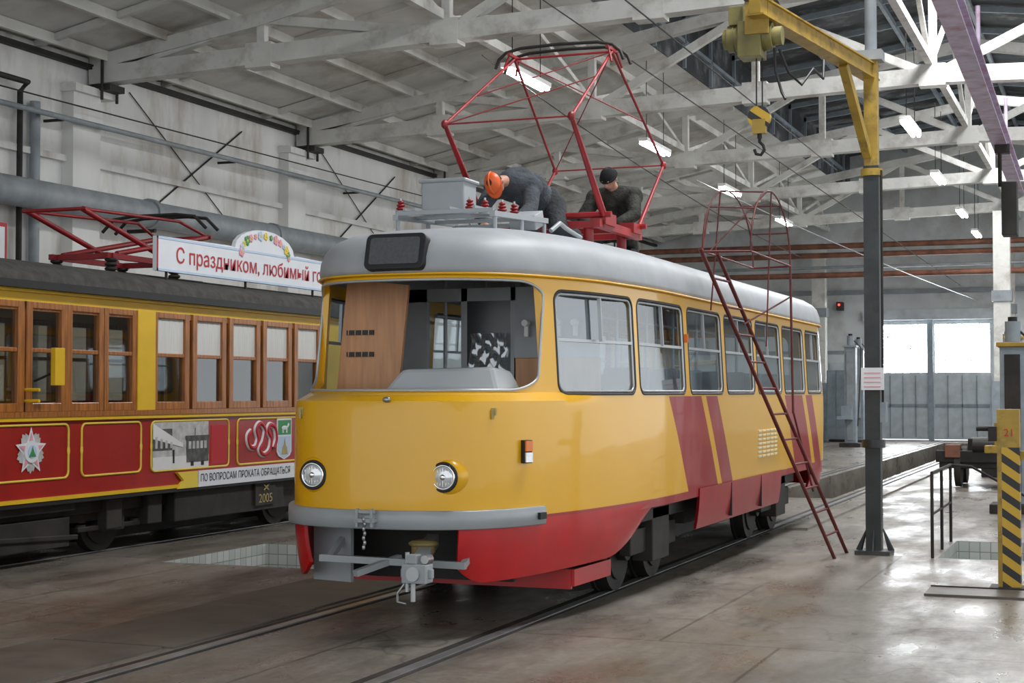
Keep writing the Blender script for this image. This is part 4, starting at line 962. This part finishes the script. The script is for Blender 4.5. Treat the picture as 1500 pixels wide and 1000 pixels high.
for x in(-.35,.35):
    b.cyl((OX+x,5.3,3.08),(OX+x,3.7,3.50),.03,'darkred'); b.cyl((OX+x,4.3,3.08),(OX+x,6.1,3.42),.03,'darkred')
    b.cyl((OX+x,3.7,3.50),(OX+x*.8,5.6,3.56),.018,'darkred'); b.cyl((OX+x,6.1,3.42),(OX+x*.8,5.6,3.56),.018,'darkred')
b.cyl((OX-.4,3.7,3.5),(OX+.4,3.7,3.5),.02,'darkred'); b.cyl((OX-.4,6.1,3.42),(OX+.4,6.1,3.42),.02,'darkred'); b.obj('folded_arm',OP,label='folded dark red arms')
for y in(5.5,5.75):
    b=MB(); b.tube([(OX-.7,y,3.46),(OX-.55,y,3.60),(OX-.3,y,3.63),(OX+.3,y,3.63),(OX+.55,y,3.60),(OX+.7,y,3.46)],.02,'dark'); b.obj('contact_bow',OP)

# ------------------------------------------------------------------ crane post
CR=root('jib_crane',(2.32,6.03,0),'dark steel post with yellow jib arm standing on the concrete floor','crane')
b=MB(); b.bb(2.245,2.395,5.96,6.10,0,3.85,'polem'); b.box((2.32,6.03,.02),(.34,.34,.04),'polem')
for (dx,dy) in((.0,-.12),(-.13,0),(.13,0)): b.prism([(2.32+dx,6.03+dy,.04),(2.32+dx*1.4,6.03+dy*1.4,.04),(2.32+dx*.6,6.03+dy*.6,.25)],(.012,.012,0),'polem')
b.cyl((2.32,6.03,1.05),(2.32,6.03,1.13),.115,'polem',16); b.cyl((2.32,6.03,3.75),(2.32,6.03,3.82),.11,'craney',16); b.obj('post',CR,label='dark green-grey painted post')
b=MB(); b.bb(2.255,2.385,5.96,6.10,3.85,4.9,'craney'); b.obj('jib_mast',CR,label='worn yellow mast section')
b=MB(); b.beam((2.32,6.15,4.80),(1.82,2.95,4.80),.10,.14,'craney'); b.beam((2.32,6.15,4.87),(1.82,2.95,4.87),.15,.015,'craney'); b.beam((2.32,6.15,4.73),(1.82,2.95,4.73),.15,.015,'craney'); b.obj('jib_arm',CR,label='worn yellow jib beam')
b=MB(); b.beam((2.29,5.96,3.95),(2.18,5.2,4.72),.08,.08,'craney'); b.obj('jib_brace',CR)
b=MB(); b.cyl((2.32,6.03,4.9),(2.32,6.03,7.0),.06,'pipe'); b.bb(2.2,2.44,5.92,6.14,4.9,5.0,'pipe'); b.obj('upper_post',CR,label='grey upper post')
b=MB(); b.bb(2.22,2.44,5.90,5.93,1.62,1.84,'sign'); 
for k in range(4): b.bb(2.25,2.41,5.895,5.90,1.65+.045*k,1.658+.045*k,'pink')
b.obj('notice',CR,label='white paper notice')
b=MB(); b.bb(2.395,2.45,5.95,6.10,1.3,1.5,'bluegrey'); b.cyl((2.42,5.98,1.5),(2.42,5.98,3.8),.012,'dark',6); b.obj('switch_box',CR)
hx=-.07
HO=root('chain_hoist',(1.86+hx,3.2,3.6),'worn yellow electric hoist with striped hook block hanging from the jib','hoist')
b=MB(); b.cyl((1.60+hx,3.25,4.60),(1.98+hx,3.25,4.60),.115,'motor',20); b.cyl((1.56+hx,3.25,4.60),(1.60+hx,3.25,4.60),.085,'motor',16); b.cyl((1.98+hx,3.25,4.60),(2.06+hx,3.25,4.60),.08,'motor',16); b.bb(1.70+hx,1.90+hx,3.12,3.36,4.42,4.72,'motor'); b.bb(1.62+hx,1.74+hx,3.15,3.35,4.70,4.86,'motor')
for k in range(8): b.cyl((1.65+.04*k+hx,3.25,4.60),(1.66+.04*k+hx,3.25,4.60),.122,'motor',20)
b.obj('hoist_motor',HO,bevel=.005)
for y in (3.10,3.40):
    b=MB(); b.bb(1.70,1.90,y,y+.03,4.60,4.95,'craney')
    for x in(1.72,1.9): b.cyl((x,y-.01,4.91),(x,y+.04,4.91),.035,'dark')
    b.obj('trolley_plate',HO)
for x in(1.835,1.885):
    b=MB(); b.cyl((x+hx,3.25,3.98),(x+hx,3.25,4.45),.006,'dark',6); b.obj('hoist_rope',HO)
b=MB(); b.cyl((1.86+hx,3.215,3.92),(1.86+hx,3.285,3.92),.095,'hazard',20); b.box((1.86+hx,3.25,3.84),(.11,.075,.12),'craney'); b.cyl((1.86+hx,3.25,3.80),(1.86+hx,3.25,3.74),.02,'dark'); b.obj('hook_block',HO,label='yellow and black striped hook block')
b=MB(); b.tube([(1.86+hx,3.25,3.78),(1.86+hx,3.25,3.71),(1.89+hx,3.25,3.68),(1.90+hx,3.25,3.64),(1.87+hx,3.25,3.60),(1.83+hx,3.25,3.61),(1.815+hx,3.25,3.65)],.014,'dark'); b.obj('hook',HO)
for pts in ([(1.95,3.3,4.5),(2.02,3.35,4.3),(2.12,3.4,4.2),(2.2,3.5,4.35),(2.25,3.7,4.3),(2.22,3.9,4.5)],[(1.92,3.25,4.5),(1.93,3.25,4.3),(1.98,3.25,4.12),(2.02,3.2,4.05)]):
    b=MB(); b.tube(pts,.012,'black'); b.obj('hoist_cable',HO)

# ------------------------------------------------------------------ ladder
LD=root('caged_ladder',(2.0,5.7,0),'red-brown steel ladder with hooped safety cage leaning against the tram','ladder')
A0,A1=V((2.03,5.42,0)),V((1.34,2.98,2.80)); B0,B1=V((2.05,6.02,.0)),V((1.36,3.5,2.80))
lm=mat('red_brown_paint',(.13,.018,.016),.5,var=.3)
for p,q in((A0,A1),(B0,B1)):
    b=MB(); b.cyl(p,q,.018,lm,8); b.obj('ladder_rail',LD)
for k in range(1,12):
    t=k/12; b=MB(); b.cyl(A0.lerp(A1,t),B0.lerp(B1,t),.011,lm,6); b.obj('rung',LD)
b=MB()
def hoop(dx,ry,rz_): return [(1.45+dx,4.0-ry*math.cos(math.pi*k/18)+.0,2.78+rz_*math.sin(math.pi*k/18)) for k in range(19)]
h1=hoop(-.1,.98,.62); h2=hoop(.28,.85,.60)
b.tube(h1,.008,lm,6); b.tube(h2,.008,lm,6)
for k in(4,7,9,12,15): b.cyl(h1[k],h2[k],.007,lm,6)
b.cyl(h1[0],h1[-1],.009,lm,6); b.cyl(h2[0],h2[-1],.009,lm,6); b.cyl(h1[-1],h2[-1],.01,lm,6); b.cyl(h1[0],h2[0],.01,lm,6)
b.cyl(h1[4],h1[0],.007,lm,6); b.cyl(h1[7],(1.35,3.3,2.3),.007,lm,6); b.cyl(h2[9],(1.7,3.9,2.0),.007,lm,6); b.cyl(h1[12],h2[2],.007,lm,6); b.cyl((1.35,3.2,2.78),h2[8],.006,lm,6)
b.cyl(h2[-1],(1.73,4.95,1.40),.012,lm,6); b.cyl((1.73,4.95,1.42),(1.85,5.3,.65),.011,lm,6); b.cyl((1.73,4.9,2.5),(1.5,3.9,2.2),.008,lm,6)
b.obj('safety_cage',LD)
# ------------------------------------------------------------------ hazard barrier post, plates, railing
HB=root('barrier_post',(3.76,3.6,0),'yellow and black striped steel barrier post on a floor plate','barrier post')
b=MB(); b.bb(3.70,3.84,3.55,3.70,.02,1.15,'hazard'); b.bb(3.60,3.90,3.5,3.75,0,.02,'dark'); b.obj('post',HB)
b=MB(); b.bb(3.665,3.70,3.55,3.70,.02,1.15,'craney'); b.bb(3.665,3.84,3.55,3.70,1.15,1.46,'craney'); b.obj('post_edge',HB,label='plain yellow edge and top block'); 
text('21',(3.72,3.55,1.24),(1,0,0),(0,0,1),.065,.06,'redtxt',HB)
b=MB(); b.bb(3.60,3.665,3.5,3.58,1.2,1.32,'dark'); b.cyl((3.6,3.6,1.3),(3.5,3.6,1.3),.02,'dark'); b.bb(3.80,4.3,3.6,3.66,1.05,1.12,'craney'); b.obj('latch',HB)
b=MB(); b.bb(3.15,4.3,2.9,3.4,.001,.02,matp); b.bb(3.15,4.3,3.38,3.40,.0,.03,'dark'); b.obj('floor_hatch',label='worn steel hatch plate set on the floor',category='floor plate')
b=MB(); 
for (x,y) in((2.90,5.82),(2.90,6.7),(2.90,7.6)): b.cyl((x,y,0),(x,y,.82),.016,'dark',8)
b.cyl((2.90,5.82,.82),(2.90,7.6,.82),.016,'dark',8); b.cyl((2.90,5.82,.42),(2.90,7.6,.42),.012,'dark',8); b.tube([(2.90,7.6,.82),(3.1,7.75,.8),(3.9,7.85,.35),(4.4,7.9,.3)],.014,'dark'); b.obj('pit_railing',label='thin dark steel railing beside the tiled pit',category='railing')
BG=root('spare_bogie',(2.2,18,0),'greasy dark spare tram bogie parked on the floor','bogie')
b=MB(); b.bb(1.75,3.4,17.5,18.9,.32,.5,'dark'); b.bb(1.7,3.5,17.45,17.6,.42,.62,'dark'); b.bb(2.2,2.8,17.7,18.6,.5,.82,'dark'); b.bb(1.85,2.1,17.4,17.7,.5,.72,'rust'); b.bb(2.9,3.2,17.5,18.2,.5,.78,'dark'); b.cyl((2.3,17.5,.7),(2.9,17.5,.7),.12,'dark'); b.obj('bogie_frame',BG,bevel=.015)
for x in(2.05,3.2):
    for y in(17.7,18.8):
        b=MB(); b.cyl((x-.05,y,.33),(x+.05,y,.33),.32,'dark',24); b.cyl((x-.06,y,.33),(x-.05,y,.33),.25,'dark',24); b.obj('wheel',BG)
b=MB(); b.bb(2.15,3.3,21,22.3,0,.5,'dark'); b.bb(2.3,3.1,21.2,22.1,.5,.85,'rust'); b.obj('scrap_crate',label='rusty low crate of machine parts on the floor',category='crate',bevel=.02)
b=MB(); 
for w,z,h in((.22,5.60,.025),(.03,5.48,.22),(.22,5.36,.025)): b.beam((3.14,1.5,z-.02),(2.86,21,z-.02),w,h,'purple')
for y in(4.4,11.2,18): b.cyl((3.1-.014*y,y,5.6),(3.1-.014*y,y,6.6),.03,'purple')
b.obj('monorail_beam',label='faded red and lilac overhead crane rail beam',category='crane rail')
b=MB(); b.bb(2.98,3.2,14.7,15.1,3.95,4.75,'dark'); b.cyl((2.95,14.9,4.7),(2.95,14.9,5.35),.03,'dark'); b.bb(2.88,3.1,14.8,15.0,5.2,5.34,'dark'); b.obj('overhead_trolley',label='dark crane trolley hanging under the rail beam',category='crane trolley',bevel=.02)

def fitting(x,y,z):
    r=root('fluorescent_light',(x,y,z),'lit white fluorescent tube fitting hung under the roof truss','light','hanging fluorescent lights')
    b=MB(); b.bb(x-.09,x+.09,y-.85,y+.85,z+.03,z+.10,'white'); b.obj('light_housing',r)
    for dx in(-.05,.05):
        b=MB(); b.cyl((x+dx,y-.8,z),(x+dx,y+.8,z),.035,'glow',8); b.obj('light_tube',r)
    for dy in(-.6,.6):
        b=MB(); b.cyl((x,y+dy,z+.1),(x,y+dy,z+1.6),.008,'dark',6); b.obj('suspension_wire',r)
    return r
f0=fitting(-3.68,12.2,6.3)
for dx,dy in((-.05,7.2),(-.2,14.1),(-.35,21.2),(4.85,6.6),(4.6,13.6),(4.45,20.8),(4.35,26.6)): dup(f0,(dx,dy,0))
def wire(p,q,r_,lab,sag=.0,m='black'):
    b=MB(); p=V(p);q=V(q); b.tube([p.lerp(q,t/10)+V((0,0,-sag*4*(t/10)*(1-t/10))) for t in range(11)],r_,m,6); b.obj('overhead_wire',label=lab,category='wire',group='overhead wires')
wire((0,-8,5.6),(0,17.9,5.5),.009,'thin black contact wire above the tram roof')
wire((-2.2,6,6.6),(1.0,30,4.2),.009,'thin black wire slung under the trusses')
wire((-4,11.2,6.5),(-2,25,4.6),.008,'thin black wire slung under the trusses',.2)
wire((-4.3,24.8,6.4),(.3,43.5,4.6),.014,'pale cable descending to the far gate',.1,'alu')

# ------------------------------------------------------------------ lights & camera
w=bpy.data.worlds.new('World'); scene.world=w; w.use_nodes=True; bg=w.node_tree.nodes['Background']; bg.inputs[0].default_value=(.92,.96,1.0,1); bg.inputs[1].default_value=1.75
def area(name,loc,rot,sx,sy,e,col=(1,1,1)):
    l=bpy.data.lights.new(name,'AREA'); l.shape='RECTANGLE'; l.size=sx; l.size_y=sy; l.energy=e; l.color=col
    o=bpy.data.objects.new(name,l); COL.objects.link(o); o.location=loc; o.rotation_euler=rot; return o
for k in range(3): area('skylight',(3.2,4+13*k,9.3),(0,0,0),1.4,7,1100,(.97,.98,1))
cam=bpy.data.cameras.new('camera'); cam.lens=2300/1500*36; cam.sensor_width=36; cam.clip_end=300
co=bpy.data.objects.new('camera',cam); COL.objects.link(co); co.location=(4.604,-9.82,1.6)
co.rotation_euler=(math.pi/2+math.atan(74/2300),0,math.atan(890/2300)); scene.camera=co
